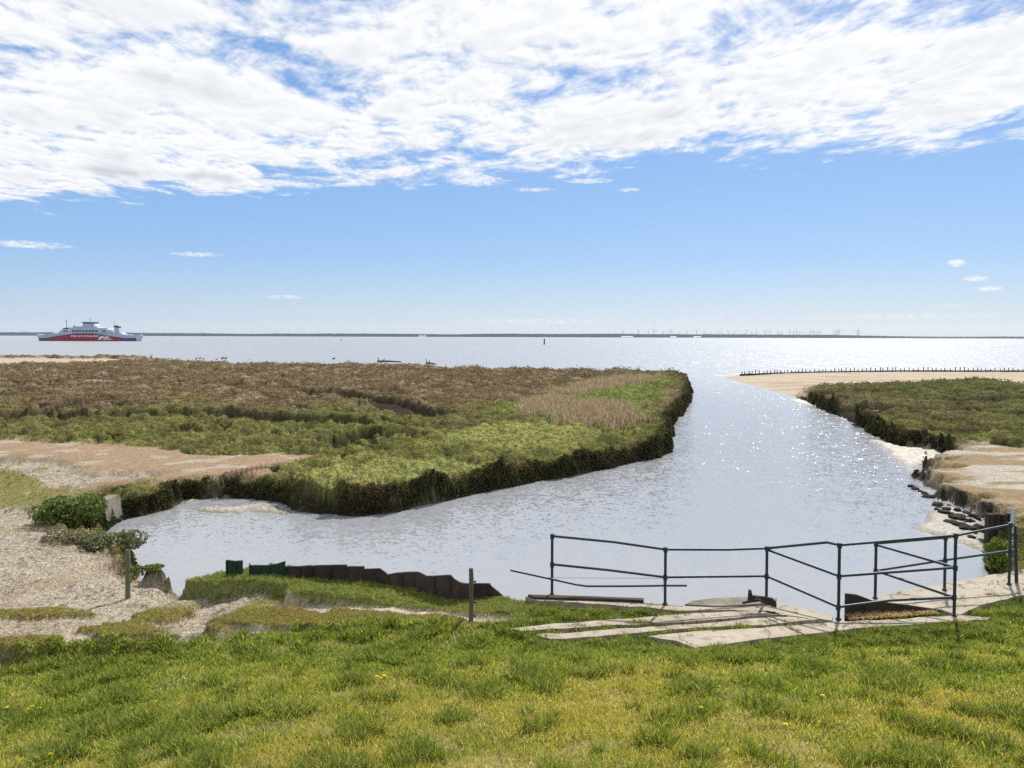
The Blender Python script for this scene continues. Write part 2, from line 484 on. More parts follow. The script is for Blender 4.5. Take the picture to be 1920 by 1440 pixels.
pth = np.maximum(sst(.22, .10, path + .12 * fine), sst(.10, .04, path2 + .06 * fine) * .9) * (y < 14)
H = H - .06 * pth
# vegetated lumps on the marsh
marsh = np.clip(1 - np.maximum.reduce([tan, pale, lawn, rlow, sand, sandl, near]), 0, 1)
clump = mnoise(x, y, np.clip(r_ * .028, .5, 3.), 4, 9)
H = H + marsh * (.10 * (lump - .2) + .10 * grain + (.26 + .004 * r_) * clump)
m_a = region([(560, 868), (640, 852), (760, 846), (900, 850), (960, 862), (930, 880), (800, 895), (640, 905), (540, 900)], 1.0, .6, .6, .6, 11)
m_b = region([(820, 815), (860, 795), (960, 780), (1080, 785), (1130, 800), (1080, 822), (960, 830)], 1.0, .5, .6, .6, 12)
m_c = region([(900, 765), (960, 745), (1040, 728), (1180, 700), (1260, 700), (1240, 740), (1180, 780), (1080, 782), (1000, 775)], 1.0, .5, .6, .6, 13)
H = H + .10 * m_a + .16 * m_b + .16 * m_c
reg_c = np.maximum(np.maximum(m_a, m_b), m_c)
# ditches
ditch = np.zeros_like(x); calm = np.zeros_like(x)
for L, wd, dp, z in (([(-300, 767), (0, 771), (150, 772), (300, 770), (400, 768), (480, 773), (560, 780), (630, 781)], .85, .5, .8),
                     ([(560, 727), (640, 735), (700, 742), (735, 750), (760, 763), (805, 771)], .72, .55, .8),
                     ([(640, 728), (720, 728), (790, 712), (840, 708)], .35, .3, .8), ([(60, 771), (105, 755), (150, 746), (260, 741)], .3, .25, .8),
                     ([(1590, 768), (1605, 758), (1660, 756), (1720, 758), (1800, 762), (1880, 766), (2100, 768)], .75, .5, .8),
                     ([(1780, 743), (1820, 745), (1850, 740), (1920, 736), (2200, 730)], .8, .55, .8),
                     ([(1530, 731), (1620, 727), (1750, 722), (1920, 726)], .5, .25, .7),
                     ([(515, 890), (540, 895), (575, 906), (612, 912)], .16, .3, .9), ([(340, 903), (420, 888), (500, 874)], .12, .12, .72),
                     ([(690, 800), (660, 812), (640, 818)], .4, .3, .8), ([(0, 722), (90, 712), (200, 704), (330, 700)], .5, .2, .8), ([(300, 713), (420, 716), (560, 714)], .5, .25, .8)):
    d = sdf(x + .5 * bumpy, y + .9 * bumpy, pix(L, z), False)
    wd = wd * 2.0; dp = dp * 1.7; k = sst(wd * 1.2, wd * .9, d)
    H = H - k * np.clip(np.minimum(dp, H - .16), 0, 2) + .12 * sst(wd * 2.2, wd * 1.25, d) * (1 - k)
    calm = np.maximum(calm, sst(wd * 4, wd * 1.2, d))
    ditch = np.maximum(ditch, k)
gul = np.abs(fbm(x / 8. + .3 * bumpy, y / 13., 3, 251)) + .25 * np.abs(fbm(x / 2., y / 2., 2, 252))
k = sst(.10, .06, gul) * marsh * sst(26, 34, y) * sst(1., 2.5, D) * (1 - reg_c)
H = H - .42 * k
ditch = np.maximum(ditch, k * .9)
pond = region([(160, 713), (170, 709), (215, 708.5), (224, 711), (216, 714.5)], .7, .15, .08, .5, 81)
pond2 = region([(1612, 768), (1622, 762), (1652, 760), (1655, 765), (1640, 769)], .55, .15, .05, .5, 82)
H = H - .5 * np.maximum(pond, pond2)
# dike slope up to where the photographer stands
H = H + np.clip(10.15 - y + .05 * x * (x > 0), 0, 30) * .205 * sst(0, .8, 10.4 - y) + .02 * fine * lawn
# banks down to the water
bw = .50 + 1.1 * np.clip(fbm(x / 1.1, y / 1.1, 3, 271), -.3, .8) + .2 * bumpy + 6.5 * sand + 9 * sandl + rlow * np.clip(.35 + 1.6 * bumpy + fine, -.1, 1.3) + .5 * pale
bw = bw * (1 - .75 * hump)
bw = np.maximum(bw, .15)
prof = sst(-.05, 1, D / bw)
prof = np.where(sand + sandl > .3, np.clip(D / bw, 0, 1), prof)
Z = np.where(D > 0, H * prof - .03, -.05 - np.clip(-D * .25, 0, 1.2))
# wet mud aprons at the foot of the banks
mud = np.zeros_like(x)
for L, hh in (([(1632, 823), (1660, 826), (1700, 836), (1760, 842), (1772, 858), (1738, 868), (1712, 880), (1694, 868), (1662, 844)], .05),
              ([(1755, 935), (1785, 950), (1835, 962), (1850, 985), (1860, 1040), (1845, 1035), (1790, 1014), (1728, 995), (1718, 985), (1742, 970)], .07),
              ([(1500, 748), (1512, 750), (1530, 762), (1512, 758), (1480, 748)], .04), ([(1700, 903), (1722, 912), (1750, 930), (1765, 945), (1735, 925), (1708, 912)], .04),
              ([(355, 955), (380, 948), (440, 946), (500, 940), (540, 955), (580, 964), (540, 962), (470, 956), (400, 960)], .04),
              ([(272, 966), (318, 952), (345, 936), (430, 932), (360, 940), (330, 952), (300, 964)], .05)):
    d = sdf(wx, wy, pix(L, .05)) + .12 * fine
    k = sst(-.25, .35, d)
    mud = np.maximum(mud, k * (D < .2))
    Z = np.maximum(Z, np.where(D < .3, -.06 + k * (hh + .08 + .025 * fine + .02 * grain), -9))
land = D > 0

# ------------------------------------------------------------------ ground colours (albedo, with some shade painted in)
C = np.zeros((len(x), 3), np.float32)


def paint(c, k):
    k = np.clip(k, 0, 1)[:, None]
    C[:] = C * (1 - k) + np.array(c, np.float32) * k


n1 = fbm(x / 7, y / 11, 4, 101); n2 = fbm(x / 1.6, y / 1.6, 4, 102); n3 = fbm(x / 3, y / 3, 4, 103)
C[:] = (.125, .105, .045)
paint((.112, .082, .047), sst(-.25, .25, n1 + (y - 48) * .02))             # brown heath far out
paint((.18, .14, .092), sst(.0, .3, n3) * sst(38, 50, y) * (1 - rt))
paint((.098, .105, .032), sst(55, 36, y + 14 * n1) * .85)                 # olive green nearer
paint((.19, .185, .055), sst(.0, .25, n2) * sst(50, 25, y) * .75)
paint((.05, .05, .022), sst(.12, .4, -n2 + .4 * n1) * .7)
paint((.075, .09, .03), rt * .85)
paint((.22, .23, .075), np.maximum(m_a, m_b) * .8)
paint((.12, .155, .04), m_c * .8)
paint((.155, .10, .055), sst(.05, .3, n2 + .2 * n3) * sst(1.6, .4, D) * .8 * (1 - rt))
paint((.31, .215, .135), tan)
paint((.20, .19, .075), sst(.22, .4, n3) * tan * .7)
paint((.40, .36, .29), sst(.18, .32, n2 + n1 * .6) * tan * .75)
paint((.40, .345, .265), pale)
paint((.34, .27, .18), pale * sst(-.05, .3, n2) * .7)
paint((.10, .09, .065), pale * sst(.10, .3, mnoise(x, y, .16, 3, 131)) * sst(-.25, .2, fbm(x / 1.8, y / 1.2, 3, 132) + .02 * (y - 14)) * .85)  # weed-dark specks, also painting in the small shadows of mud lumps
paint((.20, .18, .14), pale * sst(.08, .3, grain) * .8)
paint((.26, .185, .095), rlow)
paint((.41, .375, .31), rlow * sst(-.02, .16, fbm(x / 5, y / 1.6, 4, 120)))
paint((.27, .22, .05), rlow * sst(.7, .2, D + .3 * n2) * .5)
paint((.32, .27, .205), np.maximum(sand, sandl))
paint((.26, .17, .10), sand * sst(.1, .28, fbm(x / 9, y / 3, 4, 121)) * .8)
paint((.18, .17, .045), tuf)
paint((.22, .16, .055), tuf * sst(0, .25, n2) * (1 - hump) * .8)
paint((.17, .20, .055), hump * .8)
paint((.42, .37, .29), pth)
paint((.12, .12, .03), lawn)
paint((.22, .19, .07), lawn * sst(.05, .35, n2) * .7)
paint((.24, .20, .085), lawn * sst(.05, .3, fbm(x / .9, y / .6, 4, 221)) * .8)
paint((.045, .04, .026), marsh * sst(.10, -.25, grain) * .75)  # dark gaps paint in the shadows between plant clumps
paint((.03, .026, .02), ditch * .95)
paint((.035, .03, .022), rlow * sst(.55, .3, D))  # dark strip painting in the shade of the undercut right bank
paint((.024, .021, .015), sst(.7, .2, D / np.maximum(bw, .4)) * (1 - np.maximum(sand, sandl)) * (1 - .9 * (y < 17.6) * (x < -4.8)) * .8)  # bank-face soil darkened to paint in the shaded side
paint((.27, .245, .20), mud * 1.0)
paint((.10, .09, .07), mud * sst(.0, .3, grain + .5 * fine) * .8)
paint((.10, .085, .06), (D < 0) * (1 - mud))
paint((.34, .285, .21), region([(1575, 1160), (1590, 1128), (1690, 1120), (1800, 1150), (1780, 1165), (1600, 1175)], 1., .1, .1, 1., 261))
C *= (1 + .30 * marsh)[:, None]
C *= (1 + .22 * fine + .18 * grain + marsh * .45 * clump)[:, None]  # random tone; marsh hollows also dimmed as painted shade between clumps
C = np.clip(C, .01, .8)

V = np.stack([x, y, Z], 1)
idx = np.arange(nr * na).reshape(nr, na)
F = np.stack([idx[:-1, :-1], idx[:-1, 1:], idx[1:, 1:], idx[1:, :-1]], -1).reshape(-1, 4)
wetk = mud + sst(.35, 0, D) * np.maximum(sand, sandl)
lab = np.zeros(len(x), np.int8)             # 0 marsh, 1 mud, 2 sand, 3 grass, 4 wet mud
lab[np.maximum(tan, np.maximum(pale, rlow)) > .5] = 1
lab[np.maximum(sand, sandl) > .5] = 2
lab[(lawn > .5) | (tuf > .6) & (y < 15)] = 3
lab[(mud > .3) | (D < -.05)] = 4
fl = lab[F[:, 0]]
GM = [ground_mat('marsh_soil', 1., .0, 9, .12, 45, .03), ground_mat('dry_mud', .85, .25, 9, .05, 45, .03, 13.), ground_mat('beach_sand', .9, .2, 2, .12, 25, .02),
      ground_mat('turf_soil', .95, .1, 14, .05, 60, .02), ground_mat('wet_mud', .5, .45, 9, .06, 40, .03)]
for k, (nm, lb, ct) in enumerate((('salt_marsh', 'brown and olive salt marsh flats with winding ditches', 'marsh'), ('mudflat', 'dry tan and pale cracked mud beside the creek', 'mud'),
                                  ('beach', 'pale sand spit and strand along the sea', 'sand'), ('grass_slope', 'earth of the grassy dike slope and turf patches in front', 'ground'),
                                  ('wet_mud', 'wet shining mud at the foot of the creek banks', 'mud'))):
    ff = F[fl == k]
    u, inv = np.unique(ff, return_inverse=True)
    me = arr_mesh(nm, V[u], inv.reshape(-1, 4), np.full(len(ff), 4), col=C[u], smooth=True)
    tag(link(nm, me, GM[k]), lb, ct, kind='structure')

# ------------------------------------------------------------------ water
m, n, l = mat('sea_water')
out = N(n, 'ShaderNodeOutputMaterial'); b = N(n, 'ShaderNodeBsdfPrincipled'); l.new(b.outputs[0], out.inputs[0])
geo = N(n, 'ShaderNodeNewGeometry')
b.inputs['Base Color'].default_value = (.23, .242, .265, 1)
b.inputs['Roughness'].default_value = .07
b.inputs['IOR'].default_value = 1.34
sx = N(n, 'ShaderNodeSeparateXYZ'); l.new(geo.outputs['Position'], sx.inputs[0])


def wmap(a, b_, c, d):
    q = N(n, 'ShaderNodeMapRange', interpolation_type='SMOOTHSTEP')
    l.new(sx.outputs['Y'], q.inputs[0])
    for i, v in enumerate((a, b_, c, d)): q.inputs[i + 1].default_value = v
    return q.outputs[0]


l.new(wmap(14, 110, .12, .29), b.inputs['Roughness'])
tot = None
for sc_, st, det, amp in ((11., (1, 1.0, 1), 2., wmap(11, 32, .16, 1.05)), (3.2, (1, 1.25, 1), 2., wmap(11, 42, .14, .72)), (.7, (.8, 1.3, 1), 2., wmap(20, 160, .08, 1.0)), (.05, (.5, 1.6, 1), 2., wmap(90, 600, .0, .5))):
    mp = N(n, 'ShaderNodeMapping'); mp.inputs['Scale'].default_value = st; mp.inputs['Rotation'].default_value = (0, 0, R(18))
    l.new(geo.outputs['Position'], mp.inputs[0])
    t = N(n, 'ShaderNodeTexNoise', i_Scale=sc_, i_Detail=det, i_Roughness=.5, i_Distortion=.2); l.new(mp.outputs[0], t.inputs['Vector'])
    sb = N(n, 'ShaderNodeVectorMath', operation='SUBTRACT'); l.new(t.outputs['Color'], sb.inputs[0]); sb.inputs[1].default_value = (.5, .5, .5)
    sc2 = N(n, 'ShaderNodeVectorMath', operation='SCALE'); l.new(sb.outputs[0], sc2.inputs[0]); l.new(amp, sc2.inputs['Scale'])
    if tot is None: tot = sc2.outputs[0]
    else:
        ad = N(n, 'ShaderNodeVectorMath', operation='ADD'); l.new(tot, ad.inputs[0]); l.new(sc2.outputs[0], ad.inputs[1]); tot = ad.outputs[0]
fl_ = N(n, 'ShaderNodeVectorMath', operation='MULTIPLY'); l.new(tot, fl_.inputs[0]); fl_.inputs[1].default_value = (1, 1, 0)
up_ = N(n, 'ShaderNodeVectorMath', operation='ADD'); l.new(fl_.outputs[0], up_.inputs[0]); up_.inputs[1].default_value = (0, 0, 1)
nrm = N(n, 'ShaderNodeVectorMath', operation='NORMALIZE'); l.new(up_.outputs[0], nrm.inputs[0])
l.new(nrm.outputs[0], b.inputs['Normal'])
WATER = m
FAR = 6500.
ys = [-20, 5, 20, 60, 200, 800, 2500, FAR + 60]; xs = [-7400, -2000, -400, 0, 400, 2000, 7400]
gv = [(a, c, 0) for c in ys for a in xs]
gf = [(j * 7 + i, j * 7 + i + 1, (j + 1) * 7 + i + 1, (j + 1) * 7 + i) for j in range(len(ys) - 1) for i in range(6)]
wm = bpy.data.meshes.new('water'); wm.from_pydata(gv, [], gf)
tag(link('water', wm, WATER), 'rippled sea and creek water glittering under the sun', 'water', kind='structure')
for nm, L, z, lb in (('pond', [(150, 714), (165, 708.5), (218, 708), (232, 711), (220, 716)], .42, 'small pool of water out on the far left of the marsh'),
                     ('pond', [(1606, 770), (1618, 761), (1655, 759), (1660, 765), (1645, 771)], .17, 'small pool in the ditch of the right-hand marsh')):
    pm = bpy.data.meshes.new(nm); pm.from_pydata(pix(L, z), [], [tuple(range(len(L)))])
    tag(link(nm, pm, WATER), lb, 'pool', kind='structure')

# ------------------------------------------------------------------ height lookup on the grid
lr = np.log(rad)
Zg = Z.reshape(nr, na)


def ground(px, py):
    rr = math.hypot(px, py); a = math.degrees(math.atan2(px, py))
    j = min(max(np.interp(a, ang, np.arange(na)), 0), na - 1.001); i = min(max(np.interp(rr, rad, np.arange(nr)), 0), nr - 1.001)
    i0, j0 = int(i), int(j); fi, fj = i - i0, j - j0
    return float((Zg[i0, j0] * (1 - fj) + Zg[i0, j0 + 1] * fj) * (1 - fi) + (Zg[i0 + 1, j0] * (1 - fj) + Zg[i0 + 1, j0 + 1] * fj) * fi)


def onground(px, py, z0=.9):                # where the sight line of a photo pixel meets the ground
    z = z0
    for _ in range(30):
        p = U(px, py, z); z = .5 * z + .5 * ground(p.x, p.y)
    p = U(px, py, z)
    return Vector((p.x, p.y, z))


# ------------------------------------------------------------------ plant cover
cell = (np.gradient(rad)[:, None] * (rad[:, None] * np.radians(np.gradient(ang))[None, :])).ravel()
dr_ = np.repeat(np.gradient(rad), na); da_ = np.tile(np.radians(np.gradient(ang)), nr)


def scatter(wgt, count):
    p = np.clip(wgt, 0, None).astype(np.float64); p /= p.sum()
    i = rng.choice(len(p), count, p=p)
    rr = r_[i] + (rng.random(count) - .5) * dr_[i]
    aa = np.arctan2(x[i], y[i]) + (rng.random(count) - .5) * da_[i]
    return i, (rr * np.sin(aa)).astype(np.float32), (rr * np.cos(aa)).astype(np.float32)


def blades(name, px, py, pz, h, wd, lean, col, curve=.5, wind=(0., 0.)):
    """curved tapering blades, 5 points each"""
    k = len(px)
    az_ = rng.random(k) * math.tau; fx, fy = np.cos(az_), np.sin(az_)          # facing of the flat side
    la = rng.random(k) * math.tau
    lx = np.cos(la) * lean + wind[0] * lean; ly = np.sin(la) * lean + wind[1] * lean
    Vb = np.zeros((k, 5, 3), np.float32)
    for j, (t, ww) in enumerate(((0, .5), (0, -.5), (.55, .4), (.55, -.4), (1, 0))):
        bend = t * (1 - curve) + curve * t * t
        Vb[:, j, 0] = px + fx * wd * ww + lx * h * bend
        Vb[:, j, 1] = py + fy * wd * ww + ly * h * bend
        Vb[:, j, 2] = pz + h * t * np.sqrt(np.clip(1 - .5 * (lean * bend) ** 2, .2, 1))
    base = (np.arange(k) * 5)[:, None]
    q = base + np.array([[0, 1, 3, 2]]); t3 = base + np.array([[2, 3, 4]])
    loops = np.concatenate([q, t3], 1).ravel()
    counts = np.tile(np.array([4, 3], np.int32), k)
    return arr_mesh(name, Vb.reshape(-1, 3), loops, counts, col=np.repeat(col, 5, 0), smooth=True)


LEAF = leaf_mat('grass_blade', .45)
HEATH = leaf_mat('marsh_leaf', .16, .7, .15)
STRAW = leaf_mat('dry_stalk', .35, .7, .2)
view = (np.abs(np.degrees(A.ravel())) < 41)


def pick(cols, probs, k, jit=.25):
    c = np.array(cols, np.float32)[rng.choice(len(cols), k, p=np.array(probs) / sum(probs))]
    return c * (1 + jit * (rng.random((k, 1)) - .5) * 2).astype(np.float32) * (1 + .12 * (rng.random((k, 3)) - .5)).astype(np.float32)


PAVE = []                                    # filled below; blades keep off these
pave_px = {
    'front': [(1215, 1197), (1300, 1188), (1430, 1181), (1564, 1170), (1700, 1163), (1800, 1157), (1856, 1160), (1850, 1166), (1803, 1168), (1606, 1181), (1420, 1203), (1304, 1218), (1270, 1207)],
    'middle': [(1003, 1194), (1110, 1186), (1219, 1179), (1330, 1171), (1425, 1162), (1480, 1160), (1530, 1165), (1440, 1174), (1320, 1180), (1200, 1189), (1100, 1199), (1030, 1203)],
    'back': [(958, 1181), (1060, 1172), (1180, 1163), (1290, 1155), (1370, 1150), (1440, 1149), (1470, 1155), (1400, 1160), (1290, 1168), (1180, 1175), (1060, 1181), (985, 1187)],
    'ledge': [(985, 1122), (1035, 1117), (1120, 1123), (1200, 1131), (1275, 1139), (1330, 1141), (1380, 1146), (1290, 1149), (1200, 1142), (1100, 1134), (1000, 1128)],
    'head': [(1330, 1141), (1400, 1133), (1462, 1135), (1561, 1158), (1560, 1168), (1480, 1158), (1400, 1148)],
    'apron': [(1606, 1130), (1645, 1123), (1692, 1111), (1768, 1098), (1850, 1083), (1920, 1070), (2250, 1030), (2250, 1075), (1920, 1118), (1840, 1138), (1800, 1155), (1764, 1147), (1700, 1140)]}
pave_w = {k: pix(v, 1.0) for k, v in pave_px.items()}
offpave = np.ones(len(x), bool)
for q in pave_w.values():
    s_ = sdf(x, y, q)
    offpave &= (s_ + .05 * fine < -.015)
    lowk = (s_ > -.05) & (y < 20)

# the lawn of the dike
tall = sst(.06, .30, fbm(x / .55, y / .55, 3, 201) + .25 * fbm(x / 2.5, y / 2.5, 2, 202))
thin = fbm(x / .9, y / .6, 4, 221)
dens = cell * view * offpave * (y < 15) * np.maximum(lawn, 0) * (r_ > 3.6) * (.65 + .9 * sst(.28, -.12, thin))
i, gx, gy = scatter(dens * (.75 + .8 * tall), 400000)
k = len(i)
tl = tall[i]
h = (.035 + .05 * rng.random(k) ** 1.5 + tl * (.02 + .10 * rng.random(k) ** 1.3)).astype(np.float32)
wd = (.005 + .005 * rng.random(k)).astype(np.float32) * np.clip(r_[i] / 7, .8, 1.6)
yel = np.clip(.5 + 1.1 * fbm(gx / 1.9, gy / 1.3, 3, 203) + .045 * gx * 0 - .17 * (gy - 7.6) + .02 * (gx), 0, 1)
c_y = pick([(.46, .39, .09), (.40, .37, .075), (.54, .46, .24), (.32, .32, .06)], [4, 4, 1.6, 3], k)
c_g = pick([(.21, .28, .045), (.29, .34, .06), (.09, .125, .024), (.42, .40, .11)], [4, 3, 3, 1.2], k)
sel = (rng.random(k) < yel * (1 - .65 * tl))[:, None]
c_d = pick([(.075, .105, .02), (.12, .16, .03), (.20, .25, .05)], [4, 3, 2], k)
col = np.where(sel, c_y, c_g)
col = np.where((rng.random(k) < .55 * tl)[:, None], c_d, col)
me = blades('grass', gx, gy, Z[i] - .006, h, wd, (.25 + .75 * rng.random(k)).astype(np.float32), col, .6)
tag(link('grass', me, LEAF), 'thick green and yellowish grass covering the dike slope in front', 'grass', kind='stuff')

# fringe tussocks along the slabs and the turf on the mud
dens = cell * view * offpave * (y < 16) * (lawn < .6) * np.maximum(np.maximum(tuf * (y < 15), hump), near * sst(-1.5, 0, x) * (D > .05) * (1 - pale)) * (1 - pth)
i, gx, gy = scatter(dens, 150000)
k = len(i)
rank = sst(.3, 1.2, gx) * (gy < 13)
h = (.018 + .02 * rng.random(k) + hump[i] * .025 * rng.random(k) + rank * (.03 + .09 * rng.random(k)) * sst(-.1, .3, noise(gx / .35, gy / .2, 211) + .15)).astype(np.float32)
wd = (.005 + .005 * rng.random(k)).astype(np.float32)
c_t = pick([(.20, .19, .045), (.25, .19, .06), (.15, .17, .04), (.30, .23, .09)], [4, 3, 3, 1.5], k)
c_h = pick([(.19, .22, .05), (.24, .25, .06), (.14, .18, .04)], [4, 3, 3], k)
c_r = pick([(.13, .19, .035), (.17, .23, .045), (.10, .15, .03)], [4, 3, 3], k)
col = np.where((rng.random(k) < hump[i])[:, None], c_h, c_t)
col = np.where((rng.random(k) < rank)[:, None], c_r, col)
me = blades('turf', gx, gy, Z[i] - .004, h, wd, (.5 + .8 * rng.random(k)).astype(np.float32), col, .5)
tag(link('turf', me, LEAF), 'low mossy turf and tussocks by the mud and the paving', 'turf', kind='stuff')

# rank grass in the gaps between the slabs, hanging over their edges
gk = np.zeros_like(x)
for L in ([(955, 1170), (960, 1150), (1010, 1135), (1100, 1140), (1200, 1148), (1290, 1152), (1295, 1158), (1180, 1163), (1060, 1173)],
          [(1085, 1180), (1120, 1174), (1200, 1169), (1285, 1163), (1290, 1167), (1200, 1176), (1120, 1184)], [(1020, 1185), (1050, 1183), (1060, 1188), (1030, 1192)],
          [(1165, 1192), (1240, 1184), (1330, 1177), (1430, 1172), (1520, 1165), (1530, 1168), (1430, 1178), (1320, 1187), (1220, 1196)],
          [(1290, 1222), (1420, 1207), (1610, 1185), (1800, 1170), (1870, 1160), (1900, 1185), (1600, 1215), (1300, 1250)], [(985, 1190), (1100, 1202), (1220, 1200), (1262, 1212), (1250, 1235), (980, 1230)],
          [(1825, 1163), (1838, 1143), (1880, 1136), (1960, 1120), (1990, 1160)], [(1780, 1128), (1830, 1118), (1870, 1118), (1800, 1130)]):
    d = sdf(x, y, pix(L, 1.0)); gk = np.maximum(gk, sst(-.07, .07, d + .16 * mnoise(x, y, .3, 3, 217)) * (y < 14))
gk = gk * (.25 + sst(-.15, .35, fbm(x / .28, y / .22, 3, 218)))
i, gx, gy = scatter(cell * gk, 42000)
k = len(i)
h = (.03 + .09 * gk[i] * rng.random(k) ** 1.3).astype(np.float32)
me = blades('tussock_grass', gx, gy, np.maximum(Z[i], .985), h, (.006 + .006 * rng.random(k)).astype(np.float32), (.3 + .9 * rng.random(k)).astype(np.float32),
            pick([(.16, .22, .04), (.25, .29, .055), (.09, .13, .025), (.38, .33, .10)], [4, 3, 3, 1.5], k), .6)
tag(link('tussock_grass', me, LEAF), 'rank green grass growing between and over the concrete strips', 'grass', kind='stuff')

# marsh plants: small leafy sprigs all over, shaggier along the banks
def sprigs(i, sx_, sy_, size, lift, colr, name, material, up=.6):
    k = len(i)
    a = rng.random(k) * math.tau; tilt = (rng.random(k) - .5) * 1.6
    ux, uy = np.cos(a), np.sin(a)
    b_ = rng.random(k) * math.tau
    hx, hy = np.cos(b_) * np.sin(tilt), np.sin(b_) * np.sin(tilt); hz = np.cos(tilt)
    zz = Z[i] + lift
    Vb = np.zeros((k, 4, 3), np.float32)
    for j, (s, t) in enumerate(((0, -.1), (.5, .45), (0, 1.), (-.5, .5))):
        Vb[:, j, 0] = sx_ + size * (ux * s + hx * t)
        Vb[:, j, 1] = sy_ + size * (uy * s + hy * t)
        Vb[:, j, 2] = zz + size * hz * t * (.5 + up)
    loops = np.arange(k * 4)
    return link(name, arr_mesh(name, Vb.reshape(-1, 3), loops, np.full(k, 4), col=np.repeat(colr, 4, 0)), material)


bank = sst(-.05, .1, D) * sst(.85, .2, D)
mk = np.clip(marsh + tuf * (y > 15), 0, 1) * np.where(x < 0, sst(15.4, 16.4, y), sst(13.3, 15., y)) * land * view * (1 - .97 * ditch) * (1 - np.maximum(pond, pond2))
scr = 1.0 / np.maximum(r_, 8)
dens = mk * (r_ > 13) * (r_ < 185) * np.maximum(.12 + 1.2 * sst(-.02, .3, grain), .9 * bank) * np.ones_like(x) * (nr * na)
bank = bank * sst(120, 60, r_)
gz0, gz1 = np.gradient(Zg)
slope = np.hypot(gz0 / np.gradient(rad)[:, None], gz1 / (rad[:, None] * np.radians(np.gradient(ang))[None, :])).ravel()
dens = dens * (1 + 1.2 * bank * np.clip(slope, 0, 5))
dens = dens * (.22 + 2.2 * bank * (1 - .96 * (y < 17.6) * (x < -4.8))) * (1 - .8 * lowl * (1 - bank))
i, gx, gy = scatter(dens, 300000)
k = len(i)
size = np.clip(r_[i] * .0015, .028, .16) * (.6 + .9 * rng.random(k)) * (1 + .7 * bank[i])
lift = (.0 + .05 * rng.random(k) * (1 + .8 * bank[i]) * np.clip(r_[i] / 40, .5, 1.5)).astype(np.float32)
lift = (lift + (rng.random(k) - .5) * np.clip(slope[i], 0, 6) * dr_[i]).astype(np.float32)      # spread up the steep bank faces
c = C[i]
bk = bank[i][:, None]
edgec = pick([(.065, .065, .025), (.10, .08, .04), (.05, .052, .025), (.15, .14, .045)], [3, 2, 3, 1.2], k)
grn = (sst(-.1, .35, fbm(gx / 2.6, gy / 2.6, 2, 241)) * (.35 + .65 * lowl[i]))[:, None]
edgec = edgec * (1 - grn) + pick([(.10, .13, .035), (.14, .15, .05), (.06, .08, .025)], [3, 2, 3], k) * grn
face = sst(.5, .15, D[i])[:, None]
edgec = edgec * (1 - .45 * face)  # sprigs on the bank face darkened, shade put into their colour
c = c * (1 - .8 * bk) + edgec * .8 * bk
fr_ = sst(25, 60, r_[i])[:, None]
c = c * (.62 + .30 * fr_ + (.85 - .5 * fr_) * rng.random((k, 1))) * (1 + .5 * np.clip(clump[i], -.8, .8))[:, None]
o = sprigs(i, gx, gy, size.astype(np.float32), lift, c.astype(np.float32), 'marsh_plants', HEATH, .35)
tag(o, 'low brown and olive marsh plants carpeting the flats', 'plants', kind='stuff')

# pale dry reeds on the tongue of the marsh
reed = np.clip(region([(1050, 780), (1060, 755), (1110, 745), (1170, 752), (1205, 775), (1150, 784)], 1.1, .3, .5, .8, 301) + region([(975, 768), (990, 742), (1040, 736), (1075, 745), (1050, 765)], 1.1, .3, .5, .8, 302)
               + .6 * region([(1030, 728), (1090, 714), (1180, 700), (1230, 702), (1180, 715), (1090, 732)], 1.1, .3, .5, .8, 303), 0, 1)
i, gx, gy = scatter(cell * reed * land, 26000)
k = len(i)
h = (.22 + .40 * rng.random(k)).astype(np.float32)
col = pick([(.36, .28, .20), (.28, .21, .14), (.42, .34, .25), (.19, .19, .07)], [4, 3, 2, 2], k)
me = blades('reeds', gx, gy, Z[i] - .02, h, np.full(k, .035, np.float32), (.15 + .4 * rng.random(k)).astype(np.float32), col, .6)
tag(link('reeds', me, STRAW), 'pale dry reeds standing on the green tongue of marsh', 'reeds', kind='stuff')

# dry straw in front of the steel plate
i, gx, gy = scatter(cell * (sdf(x, y, pix([(1588, 1154), (1640, 1149), (1750, 1147), (1765, 1151), (1690, 1157), (1592, 1163)], 1.03)) > 0), 1300)
k = len(i)
me = blades('straw', gx, gy, np.full(k, 1.03, np.float32), (.03 + .05 * rng.random(k)).astype(np.float32), np.full(k, .006, np.float32), (.9 + .8 * rng.random(k)).astype(np.float32),
            pick([(.60, .40, .20), (.50, .32, .15), (.64, .50, .30), (.26, .26, .07)], [4, 3, 2, 1.5], k), .4)
tag(link('straw', me, STRAW), 'dry orange straw lying along the foot of the dark plate', 'straw', kind='stuff')

